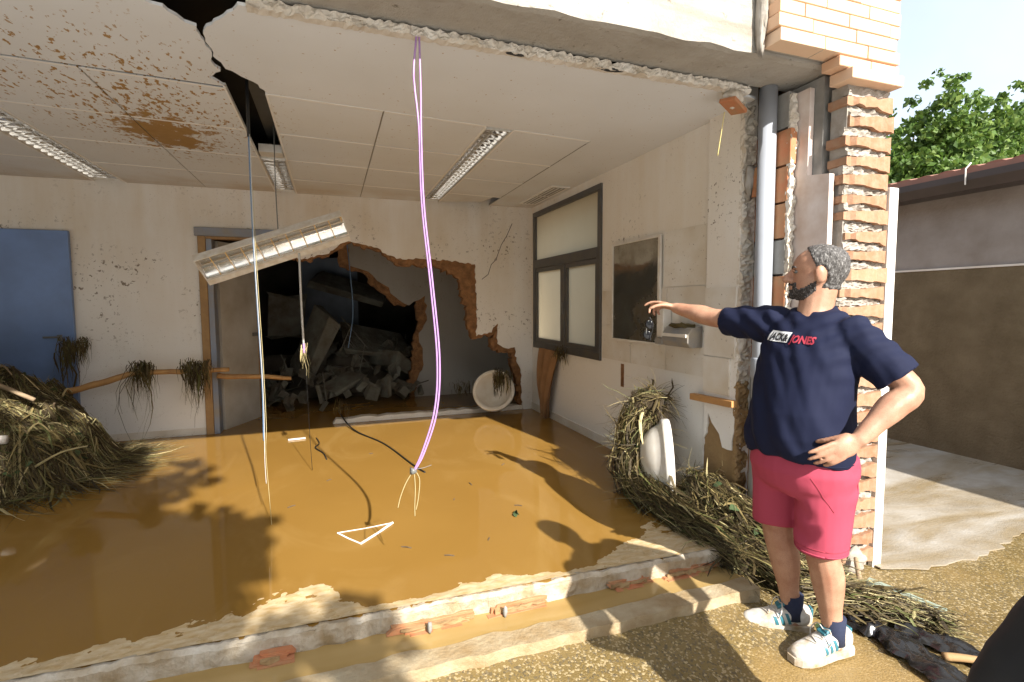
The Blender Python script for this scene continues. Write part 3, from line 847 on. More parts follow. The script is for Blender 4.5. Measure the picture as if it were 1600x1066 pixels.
# ------------------------------------------------------------------ pilaster at the end of the right wall
pl = empty('plaster_pilaster', (2.36, 2.6, 0), 'broken plaster pilaster at the front end of the right wall', 'pilaster')
MB().box2((2.347, 2.475, FZ - .12), (2.425, 2.75, 2.70)).build('brick_core', M['mud'], pl)
skin = jag([(2.335, 2.75, .42), (2.335, 2.745, .60), (2.335, 2.715, .64), (2.335, 2.705, .78), (2.335, 2.67, .72), (2.335, 2.60, .66), (2.335, 2.57, .58), (2.335, 2.49, .58), (2.335, 2.475, .74), (2.335, 2.46, 1.1), (2.335, 2.475, 1.5), (2.335, 2.462, 2.0), (2.335, 2.47, 2.69)], .035, .007, 'yz', seed=60)
MB().prism(skin + [V((2.335, 2.75, 2.69))], (.0115, 0, 0)).build('plaster_skin', M['rightwall'], pl)
for y0, y1, z0, z1, d in ((2.475, 2.745, 1.16, 1.60, .010), (2.515, 2.745, .92, 1.155, .012)):
    MB().box2((2.3345 - d, y0, z0), (2.3345, y1, z1)).build('wall_tile', M['tile'], pl)
rough_strip('mortar_edge', M['mud'], (2.378, 2.468, FZ - .1), (2.378, 2.468, 1.02), (.040, 0, 0), (0, -.014, 0), .018, pl, 8)
rough_strip('mortar_edge', M['whitemortar'], (2.378, 2.466, 1.02), (2.378, 2.466, 2.70), (.042, 0, 0), (0, -.014, 0), .020, pl, 9)
wb = MB().box((2.318, 2.65, .873), (.045, .39, .042), Matrix.Rotation(R(-2), 3, 'X')).build('wood_batten', M['batten'], None, False, .003)
tag(wb, 'short orange wooden batten nailed across the pilaster', 'batten')

# ================================================================== THINGS IN THE ROOM
# ------------------------------------------------------------------ louvred ceiling lights
def louvre_light(parent, frame, L, W, flat_top=True, pitch=.10):
    """frame: Matrix with local x along the length, y across, z up out of the opening's back"""
    def T(b): 
        b.v = [tuple(frame @ V(p)) for p in b.v]; return b
    hs = MB()
    hs.box2((-L / 2, -W / 2, .055), (L / 2, W / 2, .065)); hs.box2((-L / 2, -W / 2, 0), (L / 2, -W / 2 + .006, .055)); hs.box2((-L / 2, W / 2 - .006, 0), (L / 2, W / 2, .055))
    hs.box2((-L / 2, -W / 2 + .006, 0), (-L / 2 + .006, W / 2 - .006, .055)); hs.box2((L / 2 - .006, -W / 2 + .006, 0), (L / 2, W / 2 - .006, .055))
    T(hs).build('housing', M['housing'], parent)
    for s_ in (-1, 1):
        rf = MB(); n = 7
        for x in (-L / 2 + .007, L / 2 - .007):
            for i in range(n + 1):
                a = i / n
                y = s_ * (W / 2 - .008 - (W / 2 - .016) * (a ** 1.7)); z = .004 + .048 * a
                rf.v.append((x, y, z))
        for i in range(n): rf.f.append((i, i + 1, n + 2 + i, n + 1 + i))
        T(rf).build('reflector', M['louvre'], parent, True)
    k = int(L / pitch)
    for i in range(1, k):
        x = -L / 2 + L * i / k
        b = MB(); n = 8; t = .003
        for xx in (x - t, x + t):
            for j in range(n + 1):
                y = -W / 2 + .008 + (W - .016) * j / n
                b.v.append((xx, y, .003)); b.v.append((xx, y, .026 - .014 * math.sin(math.pi * j / n)))
        w = 2 * (n + 1)
        for j in range(n):
            a = 2 * j
            b.f += [(a, a + 2, a + 3, a + 1), (w + a, w + a + 1, w + a + 3, w + a + 2), (a, w + a, w + a + 2, a + 2), (a + 1, a + 3, w + a + 3, w + a + 1)]
        b.fix = True
        T(b).build('louvre', M['louvre'], parent)
    T(MB().tube([(-L / 2 + .02, 0, .036), (L / 2 - .02, 0, .036)], .008, 8)).build('tube_lamp', M['white'], parent, True)

def ceil_light(x0, x1, y0, y1, label):
    e = empty('ceiling_light', ((x0 + x1) / 2, (y0 + y1) / 2, CZ), label, 'ceiling light', 'recessed ceiling lights')
    fr = Matrix.Translation(V(((x0 + x1) / 2, (y0 + y1) / 2, CZ - .002))) @ Matrix.Rotation(R(90), 4, 'Z')
    louvre_light(e, fr, y1 - y0, x1 - x0)
    return e
ceil_light(-2.053, -1.817, 3.05, 5.86, 'recessed louvred ceiling light nearest the blue door')
ceil_light(-.497, -.313, 4.62, 5.86, 'short louvred ceiling light left at the end of the black slot')
ceil_light(1.017, 1.198, 3.38, 5.86, 'recessed louvred ceiling light nearest the window')
jb = MB().box2((-.49, 4.45, CZ + .01), (-.32, 4.60, CZ + .07)).build('ballast_box', M['whiteframe'])
tag(jb, 'small white ballast box inside the black ceiling slot', 'ballast box')
mt = MB().box2((-.45, 3.35, CZ + .20), (-.36, 5.8, CZ + .24)).build('ceiling_hanger', M['greycable'])
tag(mt, 'grey metal hanger rail inside the black ceiling slot', 'rail')

# fallen fixture dangling aslant
fx = empty('fallen_light_fixture', (-.38, 4.3, 1.95), 'muddy louvred light fixture dangling aslant before the doorway', 'light fixture')
A, B = V((-.90, 4.33, 1.755)), V((.13, 4.27, 2.125))
ax = (B - A).normalized(); nz = V((-.05, .72, .69)); nz = (nz - ax * nz.dot(ax)).normalized(); ny = nz.cross(ax)
fr = Matrix((( ax.x, ny.x, nz.x, (A.x + B.x) / 2), (ax.y, ny.y, nz.y, (A.y + B.y) / 2), (ax.z, ny.z, nz.z, (A.z + B.z) / 2), (0, 0, 0, 1)))
louvre_light(fx, fr, (B - A).length, .19)
sd = MB().box2((-.55, -.095, .066), (.55, .095, .078)); sd.v = [tuple(fr @ V(p)) for p in sd.v]
sd.build('back_plate', M['housing'], fx)
fl = MB().box2((-.548, .097, -.004), (.548, .145, .004)); fl.v = [tuple(fr @ V(p)) for p in fl.v]
fl.build('flange', M['housing'], fx)

# ------------------------------------------------------------------ hanging wires
def bez(pts, n=8):
    """Catmull-Rom through the points"""
    P_ = [V(p) for p in pts]; out = []
    for i in range(len(P_) - 1):
        a = P_[max(i - 1, 0)]; b = P_[i]; c = P_[i + 1]; d = P_[min(i + 2, len(P_) - 1)]
        for j in range(n):
            t = j / n
            out.append(.5 * ((2 * b) + (c - a) * t + (2 * a - 5 * b + 4 * c - d) * t * t + (3 * b - a - 3 * c + d) * t ** 3))
    out.append(P_[-1]); return out
def wire(name, pts, r, m, label, cat='cable', parent=None, n=6):
    o = MB().tube(bez(pts), r, n).build(name, m, parent, True)
    if parent is None: tag(o, label, cat)
    return o
pc = empty('purple_cable', (.40, 2.33, CZ), 'pair of purple wires hanging from the beam over the water', 'cable')
wire('strand', [(.392, 2.335, 2.70), (.372, 2.31, 2.53), (.374, 2.31, 2.45), (.388, 2.30, 2.27), (.395, 2.30, 1.94), (.428, 2.30, 1.58), (.452, 2.30, 1.25), (.437, 2.30, 1.02), (.378, 2.30, .83), (.335, 2.30, .74)], .0044, M['purple'], None, parent=pc)
wire('strand', [(.402, 2.335, 2.70), (.398, 2.30, 2.52), (.398, 2.295, 2.40), (.396, 2.29, 2.20), (.404, 2.29, 1.92), (.437, 2.29, 1.58), (.462, 2.29, 1.25), (.445, 2.29, 1.01), (.386, 2.29, .83), (.340, 2.295, .745)], .0044, M['purple'], None, parent=pc)
wire('loose_end', [(.335, 2.30, .745), (.30, 2.30, .69), (.275, 2.30, .63), (.262, 2.30, .58)], .0022, M['straw'], None, parent=pc, n=4)
wire('loose_end', [(.338, 2.30, .745), (.342, 2.30, .66), (.338, 2.30, .58), (.338, 2.30, .53)], .0022, M['straw'], None, parent=pc, n=4)
wire('loose_end', [(.342, 2.30, .745), (.362, 2.30, .70), (.356, 2.30, .62), (.344, 2.30, .56)], .0022, M['straw'], None, parent=pc, n=4)
wire('loose_end', [(.34, 2.30, .75), (.38, 2.30, .752), (.42, 2.31, .758)], .0016, M['greycable'], None, parent=pc, n=4)
lump('connector', M['greycable'], (.333, 2.30, .742), (.018, .016, .015), .7, 3, pc, 2, 4)
bc = empty('hanging_cable_bundle', (-.41, 3.32, CZ), 'bundle of blue white and yellow wires hanging from the ceiling slot', 'cable')
wire('black_sleeve', [(-.41, 3.33, 2.95), (-.412, 3.32, 2.72), (-.412, 3.31, 2.46)], .009, M['black'], None, parent=bc)
wire('strand', [(-.412, 3.31, 2.47), (-.410, 3.30, 1.97), (-.400, 3.30, 1.42), (-.392, 3.30, 1.04), (-.397, 3.30, .70)], .0048, M['bluecable'], None, parent=bc)
wire('strand', [(-.405, 3.29, 2.47), (-.404, 3.285, 1.8), (-.394, 3.285, 1.3), (-.388, 3.285, .9), (-.394, 3.285, .60), (-.392, 3.29, .44)], .0020, M['white'], None, parent=bc)
wire('strand', [(-.402, 3.30, 2.2), (-.396, 3.30, 1.7), (-.384, 3.295, 1.2), (-.380, 3.295, .8), (-.388, 3.295, .62), (-.376, 3.29, .30), (-.372, 3.29, .185)], .0017, M['straw'], None, parent=bc)
wire('suspension_wire', [(-.365, 4.33, 2.95), (-.368, 4.32, 2.4), (-.36, 4.32, 1.99)], .004, M['greycable'], 'thin grey wire holding up the dangling light fixture', 'wire')
hr = empty('hanging_rod', (-.21, 4.25, 1.86), 'thin white rod with dry grass tuft hanging below the fallen fixture', 'rod')
wire('rod', [(-.215, 4.25, 1.90), (-.212, 4.25, 1.5), (-.205, 4.25, 1.20)], .0085, M['white'], None, parent=hr)
wire('purple_tip', [(-.205, 4.25, 1.205), (-.203, 4.25, 1.13)], .009, M['purple'], None, parent=hr)
wire('drip_wire', [(-.20, 4.25, 1.05), (-.19, 4.26, .8), (-.185, 4.27, .5), (-.175, 4.28, .19)], .0018, M['black'], None, parent=hr, n=4)
wire('wet_cable', [(.05, 6.05, .30), (.13, 5.75, .22), (.23, 5.39, .196), (.44, 4.87, .19), (.60, 4.13, .19), (.66, 3.92, .188)], .008, M['black'], 'black cable trailing from the wall curb into the water')
wire('curled_wire', [(-.17, 5.32, .19), (-.14, 5.1, .19), (-.17, 4.95, .195), (-.10, 4.75, .19), (-.07, 4.55, .188)], .006, M['black'], 'short curled black wire floating on the water')
wire('blue_wire', [(.22, 7.0, 2.3), (.25, 6.9, 1.9), (.27, 6.9, 1.4), (.20, 6.9, .95)], .006, M['bluecable'], 'thin blue wire hanging inside the dark hole')
hc = empty('hanging_brick_fragment', (2.14, 2.36, 2.6), 'brick and mortar fragment hanging on a black cable below the beam', 'brick fragment')
wire('cable', [(2.115, 2.36, 2.74), (2.135, 2.355, 2.70), (2.135, 2.35, 2.64), (2.14, 2.35, 2.60)], .010, M['black'], None, parent=hc)
lump('mortar_lump', M['whitemortar'], (2.145, 2.345, 2.640), (.055, .045, .045), .5, 2.5, hc, 3, 9)
MB().box((2.15, 2.345, 2.598), (.17, .09, .022), Matrix.Rotation(R(10), 3, 'Y') @ Matrix.Rotation(R(25), 3, 'Z')).build('brick_shard', M['redbrick'], hc, False, .003)
wire('yellow_wire', [(2.095, 2.35, 2.56), (2.075, 2.35, 2.44), (2.055, 2.35, 2.32)], .0025, M['yellow'], 'thin yellow wire hanging below the brick fragment', 'wire')
lb = empty('lodged_brick_fragment', (2.44, 2.40, 2.2), 'broken hollow brick fragment stuck to plaster beside the grey pipe', 'brick fragment')
bm_ = MB().prism(jag([(2.352, 2.40, 2.12), (2.352, 2.36, 2.19), (2.365, 2.33, 2.27), (2.385, 2.34, 2.31), (2.37, 2.40, 2.29)], .04, .006, 'yz', True, 6), (.035, -.03, 0)); bm_.build('brick_shard', M['redbrick'], lb)
lump('mortar_lump', M['mortar'], (2.375, 2.43, 2.22), (.04, .03, .09), .5, 2, lb, 3, 2)

# ------------------------------------------------------------------ doors, frame, window, mirror, dispensers
bd = empty('blue_door', (-2.6, 5.87, FZ), 'plain blue door leaf standing against the back wall', 'door')
MB().box2((-3.18, 5.862, FZ - .05), (-2.27, 5.902, 2.20)).build('leaf', M['bluepaint'], bd, False, .003)
MB().box2((-2.395, 5.845, 1.18), (-2.36, 5.861, 1.24)).build('lock_plate', M['greycable'], bd)
MB().tube([(-2.378, 5.85, 1.22), (-2.378, 5.80, 1.22), (-2.48, 5.80, 1.22)], .009, 8).build('handle', M['greycable'], bd, True)
df = empty('door_frame', (-.8, 5.9, FZ), 'muddy blue and raw wood door frame left of the hole', 'door frame')
MB().box2((-1.26, 5.885, 2.20), (-.36, 5.918, 2.285)).build('lintel', M['blueframe'], df, False, .003)
MB().box2((-1.16, 5.90, 2.175), (-.46, 5.99, 2.198)).build('lintel_liner', M['rawwood'], df)
MB().box2((-1.235, 5.888, FZ - .05), (-1.165, 5.918, 2.198)).build('jamb', M['rawwood'], df, False, .003)
MB().box2((-1.162, 5.895, FZ - .05), (-1.112, 6.06, 2.172)).build('jamb_liner', M['blueframe'], df, False, .002)
dl = empty('door_leaf', (-1.1, 6.06, FZ), 'grey door leaf standing open inside the left doorway', 'door')
rot = Matrix.Rotation(math.atan2(.56, .27), 3, 'Z')
MB().box(V((-1.105, 6.07, 1.17)) + rot @ V((.31, 0, 0)), (.62, .04, 2.0), rot).build('leaf', M['leafpanel'], dl)
MB().box(V((-1.105, 6.07, 1.17)) + rot @ V((.632, 0, 0)), (.02, .046, 2.0), rot).build('edge_strip', M['rawwood'], dl)
MB().box(V((-1.105, 6.07, 1.17)) + rot @ V((.57, -.03, .0)), (.10, .02, .04), rot).build('handle', M['greycable'], dl)

wn_ = empty('window', (XR, 5.0, WZ0), 'tall dark metal window with three dirty frosted panes', 'window')
X0, X1 = XR - .022, XR + .045
def bar(y0, z0, y1, z1, nm='frame_bar', d=0.0): MB().box2((X0 + d, y0, z0), (X1 - d, y1, z1)).build(nm, M['alu'], wn_, False, .003)
fw_ = .055
bar(WY0, WZ0, WY1, WZ0 + .075); bar(WY0, WZ1 - fw_, WY1, WZ1)
bar(WY0, WZ0 + .077, WY0 + .06, WZ1 - fw_ - .002); bar(WY1 - .06, WZ0 + .077, WY1, WZ1 - fw_ - .002)
bar(WY0 + .062, 1.93, WY1 - .062, 2.03, 'transom')
YM = 4.98
def pane(y0, z0, y1, z1, par):
    MB().add([(XR + .01, y0, z0), (XR + .01, y1, z0), (XR + .01, y1, z1), (XR + .01, y0, z1)], [(0, 1, 2, 3)]).build('pane', M['frost'], par)
bar(YM - .035, WZ0 + .077, YM + .035, 1.928, 'mullion')
for (a, b) in ((WY0 + .062, YM - .037), (YM + .037, WY1 - .062)):
    sash = MB(); z0, z1 = WZ0 + .079, 1.926; t = .045
    sash.box2((X0 + .008, a, z0), (X1 - .008, b, z0 + t)); sash.box2((X0 + .008, a, z1 - t), (X1 - .008, b, z1)); sash.box2((X0 + .008, a, z0 + t), (X1 - .008, a + t, z1 - t)); sash.box2((X0 + .008, b - t, z0 + t), (X1 - .008, b, z1 - t))
    so = sash.build('sash', M['alu'], wn_)
    pane(a + t - .004, z0 + t - .004, b - t + .004, z1 - t + .004, so)
pane(WY0 + .058, 2.028, WY1 - .058, WZ1 - fw_ + .002, wn_)
MB().box2((X0 - .018, YM - .012, 1.40), (X0 + .004, YM + .012, 1.52)).build('handle', M['greycable'], wn_)

mi = empty('wall_mirror', (XR, 3.6, 1.6), 'muddy wall mirror with thin white frame beside the window', 'mirror')
my0, my1, mz0, mz1 = 3.262, 3.965, 1.18, 2.02
MB().box2((XR - .022, my0 + .02, mz0 + .02), (XR - .016, my1 - .02, mz1 - .02)).build('glass', M['mirror'], mi)
for a, b in (((my0, mz0), (my1, mz0 + .02)), ((my0, mz1 - .02), (my1, mz1)), ((my0, mz0 + .021), (my0 + .03, mz1 - .021)), ((my1 - .02, mz0 + .021), (my1, mz1 - .021))):
    MB().box2((XR - .03, a[0], a[1]), (XR - .0115, b[0], b[1])).build('frame_bar', M['whiteframe'], mi, False, .002)
sdp = empty('soap_dispenser', (2.33, 3.2, 1.2), 'small white and grey soap dispenser under the corner of the mirror', 'dispenser')
MB().box2((2.285, 3.135, 1.25), (2.358, 3.215, 1.46)).build('body', M['whiteframe'], sdp, False, .006)
MB().box2((2.27, 3.13, 1.20), (2.358, 3.22, 1.248)).build('push_bar', M['greyplastic'], sdp, False, .006)
pd = empty('paper_dispenser', (2.33, 2.92, 1.2), 'muddy grey paper dispenser on the tiles behind the pointing arm', 'dispenser')
prof = [(2.358, 1.20), (2.26, 1.20), (2.235, 1.235), (2.235, 1.285), (2.27, 1.335), (2.358, 1.35)]
MB().prism([(a, 2.80, b) for a, b in prof], (0, .28, 0)).build('body', M['greyplastic'], pd, False, .004)
MB().box2((2.225, 2.81, 1.27), (2.2335, 3.07, 1.292)).build('front_lip', M['whiteframe'], pd)
lump('mud_splash', M['reeddark'], (2.30, 2.94, 1.345), (.05, .12, .018), .6, 3, pd, 3, 5)

# ------------------------------------------------------------------ reeds and debris
def strand(mb, path, r, n=3, flat=None):
    """a stalk, or with flat a limp reed leaf"""
    m = len(path)
    if flat: mb.tube(path, [r * 2.6 * (.5 + 1.2 * (i / (m - 1))) * (1.02 - (i / (m - 1)) ** 3) for i in range(m)], 4, False, .16)
    else: mb.tube(path, [r * (1 - .75 * i / (m - 1)) for i in range(m)], n, False)

def clump(name, m, c, label, cat, parent=None, n=120, L=.45, spread=.10, lean=V((0, 0, 0)), up=.06, seed=1, thick=.0027, wy=.6):
    """grass snagged on something and hanging down"""
    rr = random.Random(seed); mb = MB(); c = V(c)
    subs = [(V((rr.uniform(-.7, .7) * spread, rr.uniform(-.5, .5) * spread * wy, rr.uniform(0, up))), rr.uniform(.35, 1.1)) for _ in range(5)]
    c0 = c
    for i in range(n):
        sc_, lk = rr.choice(subs); c = c0 + sc_
        a = rr.uniform(0, 6.28); d = V((math.cos(a) * spread * .55 * rr.random(), math.sin(a) * spread * wy * .55 * rr.random(), rr.uniform(-.03, up)))
        p = c + d; l = lk * L * (rr.random() ** 1.6 * .9 + .15) * (1 - .6 * abs(d.x) / spread) * (1.25 if rr.random() < .12 else .8)
        path = [p]; dirv = V((d.x * 1.5 + rr.gauss(0, .55), d.y * 1.5 + rr.gauss(0, .4), rr.uniform(-1.0, .35))) if rr.random() < .8 else V((rr.gauss(0, 1), rr.gauss(0, .6), rr.gauss(.2, .5)))
        k = 5
        for j in range(k):
            dirv = dirv * .5 + V((rr.gauss(0, .30) - (p.x - c.x) * 3.2, rr.gauss(0, .26) - (p.y - c.y) * 2, -1)) * .7 + lean
            p = p + dirv.normalized() * l / k; path.append(p)
        strand(mb, path, thick * rr.uniform(.5, 1.5), flat=.3 if rr.random() < .35 else None)
    o = mb.build(name, m, parent)
    if parent is None: tag(o, label, cat, kind='stuff')
    return o

def hfield(c, rx, ry, h, seed):
    c = V(c)
    def f(x, y):
        d = math.sqrt(((x - c.x) / rx) ** 2 + ((y - c.y) / ry) ** 2)
        if d >= 1.15: return -.05
        return h * max(0, (1 - d * d)) ** .8 * (1 + .55 * noise.noise(V((x * 2.6, y * 2.6, seed)))) + .10 * noise.noise(V((x * 6, y * 6, seed))) + .04 * noise.noise(V((x * 15, y * 15, seed)))
    return f

def heap(name, c, rx, ry, h, n, m, label, seed, base=FZ, L=(.15, .55), flow=None, clip=None, thick=.0027, kind='stuff'):
    """a mound of tangled reeds: dark core + strands lying over it"""
    rr = random.Random(seed); f = hfield(c, rx, ry, h, seed)
    e = empty(name, (c[0], c[1], base), label, 'debris heap')
    mb = MB(); N = 34
    for j in range(N + 1):
        for i in range(N + 1):
            x = c[0] + rx * 1.1 * (2 * i / N - 1); y = c[1] + ry * 1.1 * (2 * j / N - 1)
            mb.v.append((x, y, base + f(x, y) - .03 if f(x, y) > 0 else base - .03))
    for j in range(N):
        for i in range(N): mb.f.append((j * (N + 1) + i, j * (N + 1) + i + 1, (j + 1) * (N + 1) + i + 1, (j + 1) * (N + 1) + i))
    mb.build('core', M['peat'], e, True)
    st = MB()
    for i in range(n):
        a = rr.uniform(0, 6.283); q = math.sqrt(rr.random())
        x = c[0] + math.cos(a) * rx * q; y = c[1] + math.sin(a) * ry * q
        g = V((f(x + .05, y) - f(x - .05, y), f(x, y + .05) - f(x, y - .05), 0))
        d = -g.normalized() if g.length > 1e-4 else V((1, 0, 0))
        d = (d * rr.uniform(0, 1.2) + V((rr.gauss(0, 1.0), rr.gauss(0, 1.0), 0)))
        if flow is not None: d = d * .5 + V(flow) * rr.uniform(.5, 1.5)
        d = d.normalized() if d.length > 0 else V((1, 0, 0))
        l = rr.uniform(*L); k = 5; lift = rr.uniform(-.015, .035); path = []
        for j in range(k + 1):
            z = max(f(x, y), 0) + lift + .012 * math.sin(j * 1.3 + a)
            path.append(V((x, y, base + max(z, .004))))
            x += d.x * l / k; y += d.y * l / k
            d = (d + V((rr.gauss(0, .16), rr.gauss(0, .16), 0))).normalized()
            lift += rr.uniform(-.014, .017)
        if clip and any(clip(p) for p in path): continue
        strand(st, path, thick * rr.uniform(.45, 1.5), flat=.2 if rr.random() < .3 else None)
    o = st.build('reeds', m, e); o['kind'] = 'stuff'
    return e, f

def leaves(parent, spots, seed, size=.06, m=None):
    rr = random.Random(seed)
    for p in spots:
        mb = MB(); n = 6; rot = Matrix.Rotation(rr.uniform(0, 6.28), 3, 'Z') @ Matrix.Rotation(rr.uniform(-1.2, 1.2), 3, 'X') @ Matrix.Rotation(rr.uniform(-.8, .8), 3, 'Y')
        L = size * rr.uniform(.7, 1.3); W = L * .36
        for i in range(n + 1):
            t = i / n; w = W * math.sin(math.pi * min(.98, t * .95 + .04)) ; z = -.25 * L * t * t
            for s_ in (-1, 0, 1): mb.v.append(tuple(V(p) + rot @ V((L * (t - .5), s_ * w, z + (.15 * w if s_ else 0)))))
        for i in range(n):
            for s_ in range(2): mb.f.append((i * 3 + s_, i * 3 + s_ + 1, i * 3 + s_ + 4, i * 3 + s_ + 3))
        mb.build('leaf', m or M['greenleaf'], parent, True)

# big heap against the left of the room
hl, fl_ = heap('reed_heap', (-2.95, 5.0), 1.20, .98, .94, 12000, M['reed'], 'great heap of washed reeds and straw at left under the blue door', 51, L=(.15, .7), clip=lambda p: p.y > 5.84)
rr = random.Random(3)
lf_ = []
for _ in range(46):
    x, y = rr.uniform(-2.55, -1.85), rr.uniform(4.2, 5.4); h_ = fl_(x, y)
    if h_ > .03: lf_.append((x, y, FZ + h_ + .02))
leaves(hl, lf_, 5, .07)
for i in range(16):
    x, y = rr.uniform(-2.7, -1.95), rr.uniform(4.3, 5.4); a_ = rr.uniform(0, 6.28); l_ = rr.uniform(.12, .32); z_ = FZ + max(fl_(x, y), 0) + .02
    MB().tube(bez([(x, y, z_), (x + math.cos(a_) * l_ * .5, y + math.sin(a_) * l_ * .5, z_ + rr.uniform(.0, .10)), (x + math.cos(a_) * l_, y + math.sin(a_) * l_, z_ + rr.uniform(-.06, .12))], 4), [.009 - .0006 * q for q in range(9)], 6).build('twig', M['drywood'] if i % 3 else M['straw'], hl, True)
tag(MB().tube([(-2.36, 4.5, FZ + .42), (-2.27, 4.47, FZ + .40), (-2.15, 4.46, FZ + .40)], [.03, .035, .03], 10).build('plastic_bottle', M['whitepvc'], None, True), 'small white plastic bottle lying in the left reed heap', 'bottle')
tag(MB().box((-1.92, 4.85, FZ + .20), (.03, .012, .14), Matrix.Rotation(R(35), 3, 'X') @ Matrix.Rotation(R(30), 3, 'Y')).build('wood_chip', M['straw']), 'pale wood chip standing in the edge of the left reed heap', 'wood chip')

def branch(name, pts, r, m, label, cat='branch'):
    p = bez(pts, 6); n = len(p)
    p = [q + V((0, .006 * noise.noise(q * 9), .010 * noise.noise(q * 7))) for q in p]
    o = MB().tube(p, [r * (1 - .35 * i / n) * (1 + .12 * noise.noise(q * 14)) for i, q in enumerate(p)], 9).build(name, m, None, True)
    return tag(o, label, cat)
branch('branch', [(-2.75, 5.40, .80), (-2.30, 5.55, .745), (-2.0, 5.60, .80), (-1.75, 5.64, .875), (-1.4, 5.68, .87), (-.97, 5.70, .865)], .034, M['stick'], 'long orange stripped branch reaching from the heap to the doorway')
branch('branch', [(-1.10, 5.80, .80), (-.9, 5.85, .775), (-.65, 5.88, .755), (-.42, 5.90, .72)], .03, M['stick'], 'short stripped branch lying across the doorway behind the long one')
branch('branch', [(-3.0, 4.9, 1.14), (-2.6, 4.85, 1.03), (-2.3, 4.8, .90), (-2.12, 4.78, .80)], .022, M['drywood'], 'grey dead branch on top of the left reed heap')
clump('hanging_grass', M['reeddark'], (-1.72, 5.62, .90), 'tuft of muddy grass hanging from the middle of the long branch', 'grass tuft', n=260, L=.75, spread=.13, seed=2)
clump('hanging_grass', M['reeddark'], (-1.25, 5.64, .89), 'tuft of muddy grass hanging from the branch beside the door frame', 'grass tuft', n=320, L=.62, spread=.16, seed=3)
clump('hanging_grass', M['reeddark'], (-2.22, 5.74, 1.12), 'tuft of muddy grass caught on the blue door handle', 'grass tuft', n=260, L=.6, spread=.12, seed=4)
clump('hanging_grass', M['straw'], (-.20, 4.25, 1.12), None, None, parent=hr, n=22, L=.30, spread=.035, seed=6, thick=.002)
clump('hanging_grass', M['reeddark'], (2.30, 4.92, .97), 'tuft of grass hanging from the window sill beside the brown cloth', 'grass tuft', n=110, L=.34, spread=.11, seed=7, wy=1.4)

# brown rag hanging from the sill
def rag():
    mb = MB(); nu, nv = 16, 18
    for sd_ in (0, .006):
        for j in range(nv + 1):
            v = j / nv
            w = .30 * (1 - .75 * v ** 1.3) + .05; cy = 5.30 + .06 * v
            for i in range(nu + 1):
                u = i / nu - .5
                y = cy - u * w * 1.5; z = .985 - .78 * v - (.03 * abs(noise.noise(V((u * 6, 0, 2)))) if j == nv else 0)
                x = 2.325 - .04 * math.sin(v * 2.6) + .022 * math.sin(u * 17 + v * 3) * (.4 + v) - sd_
                mb.v.append((x, y, z))
    w_ = (nu + 1); o = (nu + 1) * (nv + 1)
    for j in range(nv):
        for i in range(nu):
            a = j * w_ + i; mb.f += [(a, a + 1, a + w_ + 1, a + w_), (o + a, o + a + w_, o + a + w_ + 1, o + a + 1)]
    return mb
tag(rag().build('hanging_rag', M['cloth'], None, True), 'brown mud soaked rag hanging below the window', 'rag')

# ------------------------------------------------------------------ two wash basins torn off the wall
def basin(c, axis, r, label, group='torn off wash basins'):
    e = empty('wash_basin', c, label, 'wash basin', group)
    prof = [(.0, -.17), (.05, -.168), (.12, -.155), (.19, -.115), (.235, -.06), (.262, -.012), (.285, .0), (.30, .012), (.30, .055), (.292, .066), (.262, .066), (.250, .055), (.225, -.02), (.18, -.085), (.11, -.12), (.03, -.13)]
    k = r / .30
    MB().lathe(c, axis, [(a * k, b * k) for a, b in prof], 40).build('bowl', M['ceramic'], e, True)
    ax_ = V(axis).normalized()
    MB().lathe(V(c) + ax_ * (-.172 * k), axis, [(.0, -.01), (.03, -.01), (.03, .01)], 20).build('waste_ring', M['greycable'], e)
    return e
basin((2.125, 2.905, .43), (.85, -.52, .06), .275, 'white wash basin standing on edge in the right reed heap')
basin((1.80, 5.72, .47), (-.42, -.80, .42), .25, 'white wash basin tipped over beyond the pool near the back corner')
clump('basin_grass', M['reeddark'], (1.88, 5.55, .66), 'dark grass bunch spilling out of the far wash basin', 'grass tuft', n=260, L=.42, spread=.14, seed=8, wy=.8)

